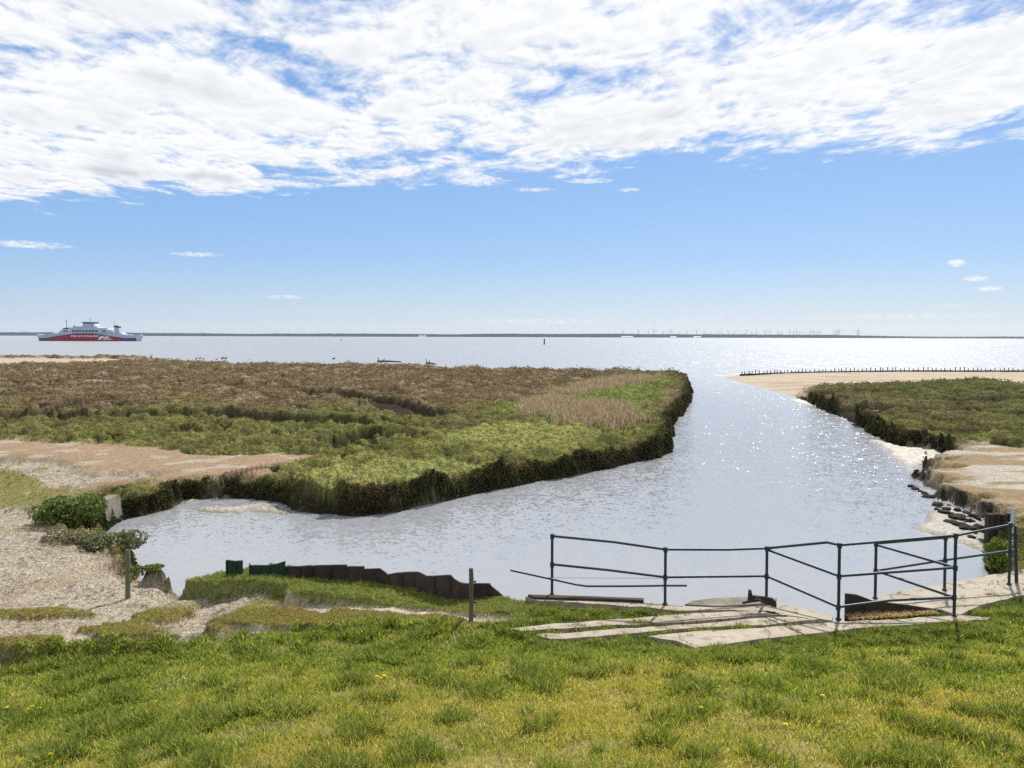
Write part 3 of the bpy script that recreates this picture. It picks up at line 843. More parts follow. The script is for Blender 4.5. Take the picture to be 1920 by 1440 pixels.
# ------------------------------------------------------------------ paving
CONC = surf('worn_concrete', (.46, .385, .30), .9, .2, var=.25, scale=2.2, bump=.35, bscale=35, col2=(.33, .275, .215), bdist=.01)
def conc(name, c1, c2, c3):
    m, n, l = mat(name)
    out = N(n, 'ShaderNodeOutputMaterial'); b = N(n, 'ShaderNodeBsdfPrincipled', i_Roughness=.92); l.new(b.outputs[0], out.inputs[0])
    b.inputs['Specular IOR Level'].default_value = .15
    g = N(n, 'ShaderNodeNewGeometry')
    def ns(sc_, det, lo, hi):
        t = N(n, 'ShaderNodeTexNoise', i_Scale=sc_, i_Detail=det, i_Roughness=.65); l.new(g.outputs['Position'], t.inputs['Vector'])
        q = N(n, 'ShaderNodeMapRange'); q.inputs[1].default_value = lo; q.inputs[2].default_value = hi; l.new(t.outputs['Fac'], q.inputs[0])
        return q.outputs[0]
    def mixc(fac, a, c):
        x_ = N(n, 'ShaderNodeMix', data_type='RGBA'); l.new(fac, x_.inputs[0])
        for i_, v in ((6, a), (7, c)):
            if isinstance(v, tuple): x_.inputs[i_].default_value = (*v, 1)
            else: l.new(v, x_.inputs[i_])
        return x_.outputs[2]
    c = mixc(ns(1.6, 6, .35, .65), c1, c2); c = mixc(ns(5, 7, .52, .68), c, c3); c = mixc(ns(60, 3, .55, .7), c, tuple(v * .55 for v in c1))
    vo = N(n, 'ShaderNodeTexVoronoi', feature='DISTANCE_TO_EDGE', i_Scale=.9); 
    wp = N(n, 'ShaderNodeTexNoise', i_Scale=3., i_Detail=5.); l.new(g.outputs['Position'], wp.inputs['Vector'])
    av = N(n, 'ShaderNodeVectorMath', operation='ADD'); l.new(g.outputs['Position'], av.inputs[0]); l.new(wp.outputs['Color'], av.inputs[1]); l.new(av.outputs[0], vo.inputs['Vector'])
    q = N(n, 'ShaderNodeMapRange'); q.inputs[1].default_value = .004; q.inputs[2].default_value = .016; l.new(vo.outputs['Distance'], q.inputs[0])
    c = mixc(q.outputs[0], tuple(v * .3 for v in c2), c)
    l.new(c, b.inputs['Base Color'])
    t = N(n, 'ShaderNodeTexNoise', i_Scale=30., i_Detail=6.); l.new(g.outputs['Position'], t.inputs['Vector'])
    bp = N(n, 'ShaderNodeBump', i_Strength=.6, i_Distance=.012); l.new(t.outputs['Fac'], bp.inputs['Height']); l.new(bp.outputs[0], b.inputs['Normal'])
    return m


CONC = conc('worn_concrete', (.36, .315, .255), (.27, .235, .185), (.17, .155, .11))
CONC_D = surf('stained_concrete', (.22, .19, .15), .9, .2, var=.4, scale=2.5, bump=.5, bscale=18, col2=(.09, .09, .07))
plab = {'front': 'long front strip of pale concrete paving at the grass edge', 'middle': 'middle strip of pale concrete paving between grass bands', 'back': 'rear strip of pale concrete paving behind the grass bands',
        'ledge': 'narrow concrete ledge under the left part of the railing', 'head': 'concrete slope beside the open sluice', 'apron': 'wide concrete apron leading right along the creek'}
for q, poly in pave_w.items():
    pts = []
    for a, c in zip(poly, poly[1:] + poly[:1]):
        for t in range(5):
            p = a.lerp(c, t / 5)
            kx = .055 * float(fbm(np.array([p.x * 3.]), np.array([p.y * 3.]), 3, 5)[0])
            pts.append(Vector((p.x + kx, p.y + kx * 1.3, 1.03)))
    o = MB().prism(pts, (0, 0, -.5 if q in ('ledge', 'head', 'apron') else -.12)).build('paving', CONC if q not in ('ledge',) else CONC)
    tag(o, plab[q], 'paving', kind='structure')

# ------------------------------------------------------------------ railing
STEEL = surf('painted_pipe', (.028, .05, .07), .45, .4, .3, var=.5, scale=9, col2=(.018, .034, .048), bump=.15, bscale=60, bdist=.004)
PALE_STEEL = surf('bare_pipe', (.42, .50, .56), .4, .5, .5, var=.3, scale=12)
rail = empty('railing', U(1437, 1122, 1.03), 'dark blue pipe railing round the open sluice above the creek', 'railing')
RO = rail.location


def loc(p): return Vector(p) - RO


posts = {'A': (1035, 1116, 1005, [1058]), 'B': (1247, 1134, 1030, [1082]), 'C': (1437, 1122, 1028, [1080]), 'D': (1572, 1161, 1022, [1080, 1138]), 'E': (1789, 1155, 1004, [1064, 1120]),
         'F': (1641, 1122, 1019, [1070]), 'G': (1771, 1107, 1008, [1050]), 'H': (1892, 1096, 984, [1033])}
PT = {}
for kx, (px, by, ty, mids) in posts.items():
    bpt = U(px, by, 1.03)
    Y = bpt.y
    top = P(px, ty, Y); top.x = bpt.x + (top.x - bpt.x) * .5
    PT[kx] = dict(base=bpt, top=top, mids=[Vector((bpt.x + (top.x - bpt.x) * .5, Y, P(px, m_, Y).z)) for m_ in mids])
    mb = MB().tube([loc(bpt - Vector((0, 0, .05))), loc(top)], .0225)
    for q in [top] + PT[kx]['mids']:
        mb.tube([loc(q - Vector((0, 0, .045))), loc(q + Vector((0, 0, .035)))], .034)
    mb.tube([loc(bpt - Vector((0, 0, .01))), loc(bpt + Vector((0, 0, .025)))], .04)
    mb.build('post', STEEL, rail, True)


def add_rail(*pts, r=.0205, m_=STEEL):
    MB().tube([loc(p) for p in pts], r).build('rail', m_, rail, True)


def mixp(a, b, t, dz=0): return a.lerp(b, t) + Vector((0, 0, dz))


T = {k_: v['top'] for k_, v in PT.items()}; Md = {k_: v['mids'] for k_, v in PT.items()}
add_rail(T['A'], mixp(T['A'], T['B'], .55, .02), T['B']); add_rail(T['B'], mixp(T['B'], T['C'], .6, -.015), T['C'])
dc = T['D'].lerp(T['C'], .16)
add_rail(T['C'], Vector((dc.x, dc.y, P(1555, 1017, dc.y).z)), T['D'])
add_rail(T['D'], mixp(T['D'], T['E'], .5), T['E'])
ge = T['G'].lerp(T['H'], .1)
add_rail(T['F'], T['G'], ge, T['H'])
add_rail(Md['A'][0], mixp(Md['A'][0], Md['B'][0], .5, .01), Md['B'][0]); add_rail(Md['B'][0], Md['C'][0])
add_rail(T['C'] - Vector((0, 0, .02)), Md['D'][0]); add_rail(Md['C'][0], Md['D'][1])
add_rail(Md['D'][0], Md['E'][0])
add_rail(Md['D'][1], mixp(Md['D'][1], Md['E'][1], .45, .035), Md['E'][1])
add_rail(T['F'] - Vector((0, 0, .02)), Md['E'][0]); add_rail(Md['F'][0], Md['E'][1])
add_rail(Md['F'][0], Md['G'][0], Md['H'][0], m_=STEEL)
# pale upright leaning behind the last post
bI = U(1906, 1093, 1.03)
mb = MB()
mb.tube([loc(bI), loc(P(1903, 985, bI.y))], .028); mb.build('post', STEEL, rail, True)
o = MB().tube([loc(P(1896, 1000, bI.y - .02)), loc(P(1901, 953, bI.y + .02))], .034).build('upright_end', PALE_STEEL, rail, True)
add_rail(T['H'], P(1901, 985, bI.y), r=.022); add_rail(Md['H'][0], P(1904, 1031, bI.y), r=.022)
# bent loose pipe tied on with string
pa = PT['A']['base'].y - .07
lp = MB().tube([P(957, 1069, pa - .05), P(1035, 1086, pa), P(1080, 1096, pa), P(1100, 1099, pa - .02), P(1180, 1099, pa - .08), P(1247, 1098, pa - .15), P(1288, 1098, pa - .2)], .017)
tag(lp.build('loose_pipe', STEEL, None, True), 'thin bent loose pipe hanging across the two left railing posts', 'pipe')
WIRE = surf('green_twine', (.12, .2, .13), .8)
st = MB().tube([PT['A']['base'] + Vector((0, -.04, .30)), PT['B']['base'] + Vector((0, -.03, PT['B']['mids'][0].z - PT['B']['base'].z - .01))], .003, 5)
st.tube([PT['B']['base'] + Vector((-.04, -.03, .42)), PT['B']['base'] + Vector((-.05, -.04, .22))], .003, 5)
tag(st.build('string', WIRE), 'thin string tied from the leftmost railing post to the next', 'string')

# ------------------------------------------------------------------ scrap and timber at the water edge
RUST = surf('rusty_steel', (.055, .042, .038), .75, .35, .3, var=.5, scale=4, bump=.5, bscale=22, col2=(.028, .024, .026))
RUST2 = surf('rust_stained_steel', (.085, .055, .045), .8, .3, .2, var=.5, scale=3, bump=.5, bscale=22, col2=(.035, .035, .04))
GREEN = surf('green_plate', (.014, .05, .034), .6, .4, .1, var=.5, scale=5, bump=.3)
WOOD = surf('weathered_wood', (.17, .14, .11), .9, .15, var=.55, scale=5, bump=.6, bscale=30, stretch=(1, 1, .12), bdist=.015)
WOOD_D = surf('dark_timber', (.06, .048, .038), .9, .15, var=.5, scale=5, bump=.6, bscale=25, stretch=(.15, 1, 1))


def plate(px_top, px_bot, z, th=.02, y_off=0.):
    """upright sheet: bottom edge stands on height z along photo points, top edge given by photo points"""
    base = [U(a, c, z) for a, c in px_bot]
    xs_ = [q[0] for q in px_bot]; ys_ = [q.y + y_off for q in base]
    top = []
    for a, c in px_top:
        top.append(P(a, c, float(np.interp(a, xs_, ys_))))
    low = [Vector((q.x, q.y + y_off, z - .35)) for q in base]
    return top, low[::-1]


wall = empty('sheet_pile_wall', U(680, 1090, .95), 'rusty dark sheet pile wall with a ragged top along the creek edge', 'retaining wall')
segs = [([(466, 1056), (471, 1060), (500, 1058), (533, 1052), (535, 1063), (640, 1060)], [(466, 1072), (533, 1070), (640, 1079)], RUST),
        ([(540, 1063), (584, 1061), (598, 1060), (640, 1059), (652, 1059)], [(540, 1072), (600, 1078), (652, 1083)], RUST2)]
o = None


def panel(tp, bt, m_, z=.95, rib=True, parent=wall):
    top, low = plate(tp, bt, z)
    mb = MB()
    poly = [p - RW for p in top] + [p - RW for p in low]
    mb.prism(poly, (.004, .03, 0))
    if rib:
        for s in (.02, .55, .97):
            kx = tp[0][0] + (tp[-1][0] - tp[0][0]) * s
            xs_ = [q[0] for q in tp]; ky = float(np.interp(kx, xs_, [q[1] for q in tp]))
            base = U(kx, float(np.interp(kx, [q[0] for q in bt], [q[1] for q in bt])), z)
            tt = P(kx, ky + .5, base.y - .012)
            mb.tube([base - RW - Vector((0, .012, .3)), tt - RW], .016, 6)
    return mb.build('panel', m_, parent)


RW = wall.location
panel([(467, 1056), (469, 1060), (500, 1060), (520, 1057), (534, 1052)], [(467, 1073), (500, 1072), (534, 1073)], GREEN)
panel([(534, 1062), (560, 1062), (584, 1060)], [(534, 1073), (584, 1077)], RUST)
panel([(584, 1061), (597, 1060), (650, 1059)], [(584, 1077), (650, 1083)], RUST)
panel([(651, 1062), (683, 1062)], [(651, 1083), (683, 1083)], RUST2)
panel([(684, 1067), (712, 1066), (718, 1070), (726, 1076)], [(684, 1083), (726, 1091)], RUST, rib=False)
panel([(727, 1077), (745, 1074), (774, 1072)], [(727, 1090), (774, 1098)], RUST2)
panel([(775, 1072), (786, 1073), (800, 1080), (812, 1080), (844, 1078)], [(775, 1098), (812, 1112), (844, 1120)], RUST2)
panel([(845, 1078), (852, 1086), (862, 1092), (872, 1094), (885, 1094)], [(845, 1120), (860, 1124), (885, 1120)], RUST2)
panel([(886, 1094), (918, 1094), (921, 1099), (942, 1116)], [(886, 1121), (918, 1118), (942, 1117)], RUST)
RW = Vector((0, 0, 0))
o = panel([(424, 1050), (440, 1052), (454, 1051)], [(420, 1073), (454, 1074)], GREEN, z=.93, parent=None)
o.name = 'steel_plate'; tag(o, 'separate small green steel plate left of the rusty wall', 'steel plate')
o = panel([(1585, 1113), (1605, 1115), (1622, 1121), (1640, 1128), (1690, 1133), (1765, 1144)], [(1585, 1153), (1640, 1150), (1765, 1147)], RUST, z=1.02, parent=None, rib=False)
o.name = 'steel_plate'; tag(o, 'long dark steel plate with a sloping top standing inside the railing', 'steel plate')
# heavy beam under the left bay
bm_ = MB().prism([U(990, 1123, .99), U(1100, 1126, .99), U(1207, 1130, .99), U(1207, 1135, .99), U(1100, 1131, .99), U(1000, 1128, .99)], (0, 0, .075))
tag(bm_.build('beam', WOOD_D), 'long dark timber beam lying under the left railing bay', 'beam')
# broken concrete lump and rusty bracket
mb = MB()
L = [(1284, 1140), (1300, 1133), (1340, 1128), (1400, 1126), (1456, 1128), (1450, 1139), (1400, 1141), (1340, 1143)]
mb.prism(pix(L, .99), (0, 0, .06))
ob = mb.build('concrete_slab', CONC_D)
tag(ob, 'broken tilted concrete slab between the second and third railing posts', 'slab')
bk0 = U(1430, 1138, 1.1).y
mb = MB()
mb.prism([P(1403, 1131, bk0), P(1405, 1107, bk0), P(1409, 1107, bk0), P(1411, 1117, bk0), P(1434, 1120, bk0), P(1449, 1122, bk0), P(1456, 1130, bk0), P(1456, 1140, bk0), P(1450, 1138, bk0), P(1430, 1127, bk0)], (0, .05, 0))
mb.tube([P(1392, 1131, bk0), P(1420, 1124, bk0 - .03), P(1450, 1136, bk0 - .02)], .02, 8)
tag(mb.build('bracket', RUST), 'rusty iron bracket on the slab at the foot of the third railing post', 'bracket')

# fence posts
INS = surf('black_plastic', (.012, .012, .014), .5, .4)


def fence_post(px, by, ty, wpx, label, ins, lean=0., m_=WOOD, z0=.9):
    g = onground(px, by, z0)
    s = FPX / g.y
    hgt = (by - ty) / s * 1.0; wdt = wpx / s
    t = empty('fence_post', g, label, 'post')
    mb = MB()
    nseg = 8
    for k_ in range(1):
        rings = []
        for q in range(nseg + 1):
            f = q / nseg
            zz = -.25 + f * (hgt + .25)
            cxp = lean * zz + .004 * math.sin(q * 2.1)
            ring = []
            for aa in range(12):
                th = aa * math.tau / 12
                sq = 1 / max(abs(math.cos(th)), abs(math.sin(th))) ** .55
                rr = wdt / 2 * sq * (1 + .05 * math.sin(aa * 5 + q * 1.3)) * (.94 if f > .95 else 1)
                ring.append(mb.bm.verts.new((cxp + rr * math.cos(th) * .95, rr * math.sin(th) * .8, zz + (.012 * math.sin(aa * 2.) if q == nseg else 0))))
            rings.append(ring)
        for q in range(nseg):
            for aa in range(12):
                mb.bm.faces.new((rings[q][aa], rings[q][(aa + 1) % 12], rings[q + 1][(aa + 1) % 12], rings[q + 1][aa]))
        mb.bm.faces.new(rings[-1]); mb.bm.faces.new(rings[0][::-1])
    mb.build('timber', m_, t)
    for zf in ins:
        zz = hgt * zf
        e = MB().tube([(wdt * .45 + lean * zz, 0, zz), (wdt * .45 + .03 + lean * zz, -.005, zz)], .009, 8)
        e.tube([(wdt * .45 + .028 + lean * zz, -.005, zz - .012), (wdt * .45 + .03 + lean * zz, -.005, zz + .018)], .013, 8)
        e.build('insulator', INS, t)
    return t


MOSSY = surf('mossy_wood', (.13, .15, .06), .9, .15, var=.5, scale=4, bump=.6, bscale=30, stretch=(1, 1, .15), bdist=.015, col2=(.10, .12, .11))
fence_post(240, 1122, 1028, 9, 'slim greenish wooden post on the pale cracked mud at left', (.55, .35), .02, MOSSY, .7)
fence_post(883.5, 1168, 1062, 9, 'dark wooden post with three black insulators at the edge of the grass', (.76, .38, .13))
# turf ring at the foot of the left post
# ------------------------------------------------------------------ shrubs and abutments
def foliage(cx_, cy_, z0, rx, ry, rz_, count, size, cols, probs, name, parent, lumps=7, flat=.0):
    cen = [(random.uniform(-.6, .6), random.uniform(-.6, .6), random.uniform(.2, .75), random.uniform(.35, .6)) for _ in range(lumps)]
    pts = []
    while len(pts) < count:
        c_ = random.choice(cen)
        v = Vector((random.gauss(0, 1), random.gauss(0, 1), random.gauss(0, 1))).normalized() * c_[3] * random.uniform(.75, 1.05)
        p = Vector((c_[0] + v.x, c_[1] + v.y, c_[2] + v.z * .8))
        if p.z < 0: continue
        pts.append((cx_ + p.x * rx, cy_ + p.y * ry, z0 + p.z * rz_))
    pts = np.array(pts, np.float32); k_ = len(pts)
    a = rng.normal(size=(k_, 3)); a /= np.linalg.norm(a, axis=1)[:, None]
    b_ = np.cross(a, rng.normal(size=(k_, 3))); b_ /= np.linalg.norm(b_, axis=1)[:, None]
    s = (size * (.6 + .8 * rng.random(k_)))[:, None]
    Vb = np.stack([pts - a * s * .5, pts + b_ * s * .35, pts + a * s * .6, pts - b_ * s * .35], 1).reshape(-1, 3)
    me_ = arr_mesh(name, Vb, np.arange(k_ * 4), np.full(k_, 4), col=np.repeat(pick(cols, probs, k_), 4, 0))
    return link(name, me_, HEATH, parent)


def shrub(px, py, z, rx, ry, rz_, count, size, cols, probs, label, lumps=8):
    g = U(px, py, z)
    t = empty('shrub', g, label, 'shrub')
    foliage(0, 0, 0, rx, ry, rz_, count, size, cols, probs, 'foliage', t, lumps)
    mb = MB()
    for _ in range(9):
        a = random.uniform(0, math.tau); f = random.uniform(.2, .7)
        mb.tube([(0.1 * math.cos(a), .1 * math.sin(a), -.1), (f * rx * .6 * math.cos(a), f * ry * .6 * math.sin(a), rz_ * .4), (f * rx * math.cos(a), f * ry * math.sin(a), rz_ * .75)], .012, 6, .004)
    mb.build('branches', WOOD_D, t)
    return t


GR = [(.10, .15, .035), (.14, .19, .045), (.07, .11, .03), (.17, .17, .05)]
shrub(143, 978, .45, 1.0, .65, .72, 5200, .075, GR, [4, 3, 3, 1.5], 'rounded dark green shrub beside the old concrete abutment at left', 10)
shrub(222, 1030, .35, .75, .4, .42, 2600, .06, [(.15, .18, .08), (.22, .20, .12), (.10, .13, .06)], [3, 3, 2], 'low straggling grey green shrub behind the left wooden post')
shrub(150, 1018, .40, .9, .35, .28, 2200, .055, [(.21, .19, .12), (.29, .24, .16), (.15, .17, .08)], [3, 2, 3], 'low brownish shrub on the mud bank below the dark green shrub')
shrub(276, 1068, .47, .34, .2, .10, 900, .045, GR, [3, 3, 2, 2], 'small green cushion shrub at the near corner of the pool')
shrub(1872, 1068, .95, .26, .3, .55, 1500, .06, [(.16, .22, .04), (.2, .26, .05), (.11, .16, .03)], [3, 2, 2], 'bright green weeds under the right end of the railing')
# abutments of the old sluice
mb = MB()
pts = [U(180, 992, -.1), U(206, 992, -.1), U(214, 965, -.1), U(190, 962, -.1)]
ztop = .95
lowp = [(203, 990), (196, 938), (182, 934)]
f0p = U(204, 990, 0.)
mb.prism([f0p + Vector((-.55, .05, -.3)), f0p + Vector((0, 0, -.3)), f0p + Vector((-.10, 0, .74)), f0p + Vector((-.45, .05, .70))], (-.05, .9, 0))
tag(mb.build('abutment', CONC_D), 'old concrete abutment block at the left end of the pool', 'abutment')
fR = U(1852, 1036, 0.)
mb = MB()
for q in range(4):
    mb.box(fR + Vector((.08 + q * .155, .10 + .03 * (q % 2), .42)), (.145, .2, 1.02 + .04 * math.sin(q * 3)), bevel=.02)
tag(mb.build('abutment', WOOD_D), 'dark timber abutment under the bank at the right edge', 'abutment')

# rocks on the right-hand mud
ROCK = surf('wet_rock', (.022, .02, .017), .9, .15, var=.5, scale=5, bump=.6, bscale=15)
rp = [(1708, 908), (1716, 913), (1727, 918), (1735, 922), (1758, 943), (1766, 950), (1775, 956), (1770, 962), (1782, 964), (1795, 958), (1790, 972), (1800, 968), (1812, 962), (1806, 976), (1818, 978), (1826, 970),
      (1832, 985), (1815, 992), (1800, 985), (1828, 1000), (1838, 992), (1842, 1012), (1784, 980), (1756, 955), (1745, 928), (1822, 1008), (1779, 948)]
for px, py in rp:
    g = U(px, py, .08); g.z = max(.0, ground(g.x, g.y)) + .02
    bm = bmesh.new(); bmesh.ops.create_icosphere(bm, subdivisions=2, radius=1)
    s = random.uniform(.05, .17)
    o1, o2, o3 = random.random() * 9, random.random() * 9, random.random() * 9
    for v in bm.verts:
        f = 1 + .25 * math.sin(v.co.x * 3 + o1) * math.sin(v.co.y * 3.3 + o2) + .15 * math.sin(v.co.z * 5 + o3)
        v.co = Vector((v.co.x * s * 1.5, v.co.y * s * 1.1, v.co.z * s * .55)) * f
    bmesh.ops.rotate(bm, verts=bm.verts, matrix=Matrix.Rotation(random.random() * 6.3, 3, 'Z'))
    me = bpy.data.meshes.new('rock'); bm.to_mesh(me); bm.free()
    o = link('rock', me, ROCK); o.location = g
    tag(o, 'dark weedy rock lying on the bright mud below the right bank', 'rock', 'dark rocks on the right-hand mud')

# ------------------------------------------------------------------ groyne on the spit
gl = [U(1388, 703.5, .15), U(1500, 699.5, .2), U(1600, 697.5, .25), U(1700, 696.5, .28), U(1920, 696.5, .3), U(2080, 696.5, .3)]
gro = empty('groyne', gl[0], 'long dark groyne of stakes and brushwood along the far edge of the sand spit', 'groyne')
cum = [0]
for a, c in zip(gl, gl[1:]): cum.append(cum[-1] + (c - a).length)


def along(s):
    k_ = 0
    while k_ < len(gl) - 2 and s > cum[k_ + 1]: k_ += 1
    return gl[k_].lerp(gl[k_ + 1], (s - cum[k_]) / (cum[k_ + 1] - cum[k_]))


for q in range(88):
    s = cum[-1] * (q + random.uniform(-.2, .2) + .3) / 88
    p = along(s) - gl[0]
    hh = random.uniform(.42, .68) * (1 if q < 60 else .85)
    MB().tube([p + Vector((0, 0, -.4)), p + Vector((random.uniform(-.03, .03), random.uniform(-.03, .03), hh))], random.uniform(.06, .085), 7, .055).build('stake', WOOD_D, gro)
mb = MB()
pp = [along(cum[-1] * (q / 60)) - gl[0] for q in range(61)]
for a, c in zip(pp, pp[1:]):
    mb.tube([a + Vector((0, 0, .02)), c + Vector((0, 0, .02 + random.uniform(-.02, .03)))], random.uniform(.13, .18), 7)
mb.build('brushwood', WOOD_D, gro)

# ------------------------------------------------------------------ far things
DARKPOST = surf('tarred_post', (.02, .02, .022), .8, .2)
for px, by, ty, wd_, lb in ((1020.5, 646, 635, 2.6, 'single dark post standing out in the sea'), (640, 639, 635, 1.2, 'tiny dark stake in the sea left of the tall post')):
    g = U(px, by, 0)
    s = FPX / g.y
    mb = MB().tube([g - Vector((0, 0, 1)), g + Vector((0, 0, (by - ty) / s))], wd_ / 2 / s, 10, wd_ / 2.4 / s)
    mb.tube([g + Vector((0, 0, (by - ty) / s * .8)), g + Vector((0, 0, (by - ty) / s * .86))], wd_ / 1.6 / s, 10)
    tag(mb.build('sea_post', DARKPOST, None, True), lb, 'post')

# birds resting on the strand and driftwood
BIRD = surf('dark_feathers', (.03, .028, .026), .8, .2)
for q, (px, py, sc_, lb) in enumerate(((368, 674.6, .9, 'leftmost of the three small dark birds on the strand'), (375, 674.2, 1., 'middle one of the three small dark birds on the strand'), (381, 674.8, .8, 'right one of the three small dark birds on the strand'),
                                       (406, 675.6, .8, 'lone small dark bird between the trio and the big pair on the strand'), (417, 675.2, 1.3, 'left of the two larger dark birds on the strand'), (423, 674.8, 1.2, 'right of the two larger dark birds on the strand'),
                                       (626, 675.5, 1.1, 'dark bird sitting alone on the far marsh edge'))):
    g = U(px, py, .55 if q < 6 else .8)
    t = empty('bird', g, lb, 'bird', 'birds on the far strand', random.uniform(-.5, .5))
    bm = bmesh.new()
    vs = [((-.30, 0, .30), .03), ((-.15, 0, .27), .10), ((.05, 0, .26), .13), ((.18, 0, .33), .07), ((.24, 0, .47), .04), ((.28, 0, .54), .05), ((.38, 0, .53), .012)]
    mb = MB(); mb.bm.free(); mb.bm = bm
    rings = []
    for (c0, rr) in vs:
        rings.append([bm.verts.new((c0[0] * sc_, math.cos(k_ * math.tau / 8) * rr * sc_, (c0[2] + math.sin(k_ * math.tau / 8) * rr) * sc_)) for k_ in range(8)])
    for a, c in zip(rings, rings[1:]):
        for k_ in range(8): bm.faces.new((a[k_], a[(k_ + 1) % 8], c[(k_ + 1) % 8], c[k_]))
    bm.faces.new(rings[0][::-1]); bm.faces.new(rings[-1])
    for s_ in (-.05, .05): mb.tube([(.02 * sc_, s_ * sc_, .2 * sc_), (.03 * sc_, s_ * sc_, -.02)], .015 * sc_, 6)
    mb.build('body', BIRD, t, True)
for (pa_, pb_, lb) in (((708, 677.5), (752, 678.5), 'long dark driftwood log on the far edge of the left marsh'), ((800, 681), (815, 682.2), 'short dark driftwood log right of the long one')):
    a, c = U(*pa_, .95), U(*pb_, .95)
    mb = MB().tube([a, a.lerp(c, .4) + Vector((0, 0, .06)), c], .17, 8, .1)
    mb.tube([a.lerp(c, .05), a.lerp(c, .08) + Vector((-.25, 0, .75))], .06, 6); mb.tube([a.lerp(c, .2), a.lerp(c, .26) + Vector((.2, 0, .5))], .05, 6)
    tag(mb.build('driftwood', WOOD_D), lb, 'driftwood')

# far shore: low wooded coast
pts_x = np.linspace(-7000, 7000, 900)
prof_h = 24 + 9 * fbm(pts_x / 900, pts_x * 0 + 3.3, 3, 401) + 5 * np.abs(fbm(pts_x / 90, pts_x * 0 + 1.3, 4, 402)) + 6 * sst(-1500, -5000, pts_x)
prof_h += 6 * np.exp(-((pts_x - 2150) / 700) ** 2) + 5 * np.exp(-((pts_x - 650) / 500) ** 2)
gapk = sst(2600, 3300, pts_x); prof_h = prof_h * (1 - .35 * gapk)
sv_, fv_ = [], []
for a, hgt in zip(pts_x, prof_h):
    yy = FAR
    sv_ += [(a, yy, -1), (a, yy + 6, 4.), (a, yy + 14, max(6., .6 * float(hgt))), (a, yy + 24, max(7., float(hgt)) + 1), (a, yy + 380, 5), (a, yy + 900, 2)]
for q in range(len(pts_x) - 1):
    for j in range(5): fv_.append((q * 6 + j, (q + 1) * 6 + j, (q + 1) * 6 + j + 1, q * 6 + j + 1))
fm = bpy.data.meshes.new('far_shore'); fm.from_pydata(sv_, [], fv_)
WOODS = surf('far_woodland', (.016, .032, .036), 1., .05, var=.4, scale=.02, col2=(.010, .020, .026))
tag(link('far_shore', fm, WOODS), 'low dark wooded coast along the horizon across the sea', 'coast', kind='structure')
WHITE = surf('white_paint', (.78, .78, .77), .5, .4, var=.06, scale=.4)
ROOF = surf('pale_roof', (.55, .55, .55), .6, .4, var=.1, scale=.1)
for px0, px1, lb in ((1165, 1187, 'leftmost long pale barn on the far shore below the turbines'), (1257, 1268, 'short pale barn in the middle on the far shore'), (1301, 1314, 'pale barn right of the short one on the far shore'), (785, 799, 'pale barn on the far shore left of the sea post')):
    a, c = P(px0, 631.0, FAR - 8), P(px1, 631.0, FAR - 8)
    wd_ = c.x - a.x
    t = empty('barn', ((a.x + c.x) / 2, FAR - 4, 2), lb, 'barn', 'pale barns on the far shore')
    MB().box((0, 0, 2.5), (wd_, 12, 7)).build('wall', WHITE, t)
    MB().prism([(-wd_ / 2 - 1, -7, 6), (-wd_ / 2 - 1, 7, 6), (-wd_ / 2 - 1, 0, 9.5)], (wd_ + 2, 0, 0)).build('roof', ROOF, t)

# wind turbines
TURB = surf('turbine_grey', (.30, .34, .40), .6, .3, var=.05)
vmesh = []
for q in range(5):
    mb = MB()
    mb.tube([(0, 0, 0), (0, 0, 42)], 1.7, 8, .9)
    mb.box((0, .5, 43), (2.2, 6, 2.4))
    rot = q * 24 + 8
    for b3 in range(3):
        a = R(rot + b3 * 120)
        d_ = Vector((math.sin(a), 0, math.cos(a)))
        side = Vector((math.cos(a), 0, -math.sin(a)))
        hub = Vector((0, -3, 43))
        mb.prism([hub - side * .7, hub + side * .7, hub + d_ * 7 + side * 1.0, hub + d_ * 27 + side * .25, hub + d_ * 27 - side * .1, hub + d_ * 6 - side * .7], (0, .5, 0))
    mb.tube([(0, -4.2, 43), (0, -2, 43)], 1.2, 8)
    bmesh.ops.recalc_face_normals(mb.bm, faces=mb.bm.faces)
    me = bpy.data.meshes.new('wind_turbine'); mb.bm.to_mesh(me); mb.bm.free(); me.materials.append(TURB)
    vmesh.append(me)
tz = [182, 285, 352, 392, 456, 505, 517, 567, 624, 685, 738, 786, 833, 859, 905, 949, 1030, 1067, 1102, 1162, 1194, 1251, 1278, 1330, 1356, 1378, 1401, 1421, 1474, 1494, 1512, 1528, 1543, 1639, 1652, 1664, 1674, 1801, 1808]
th = [1.0, 1.1, .95, 1.25, .9, 1.1, .9, .8, .95, 1.15, .9, .85, .85, 1.0, 1.0, .85, 1.2, .9, .95, 1.15, 1.1, .95, .85, 1.1, 1.1, 1.1, .9, .8, 1.15, 1.1, .9, .9, 1.05, 1.0, 1.15, 1.15, 1.15, 1.3, 1.1]
ordn = ('first second third fourth fifth sixth seventh eighth ninth tenth eleventh twelfth thirteenth fourteenth fifteenth sixteenth seventeenth eighteenth nineteenth twentieth').split()
nt = len(tz)
for q, (a, s) in enumerate(zip(tz, th)):
    px = 1120 + a / 3.692
    yy = FAR + 210 + (q * 37 % 11) * 12
    b0 = P(px, 630, yy)
    o = bpy.data.objects.new('wind_turbine', vmesh[(q * 3) % 5]); COL.objects.link(o)
    o.location = (b0.x, yy, 4); o.scale = (s * 1.15,) * 3; o.rotation_euler.z = random.uniform(-.5, .5)
    e = ordn[q] + ' wind turbine from the left end of the row on the far shore' if q < 20 else (ordn[nt - 1 - q] if q < nt - 1 else 'last') + ' wind turbine counted from the right end of the row on the far shore'
    if q == nt - 1: e = 'wind turbine at the far right end of the row on the far shore'
    tag(o, e, 'wind turbine', 'wind turbines on the far shore')

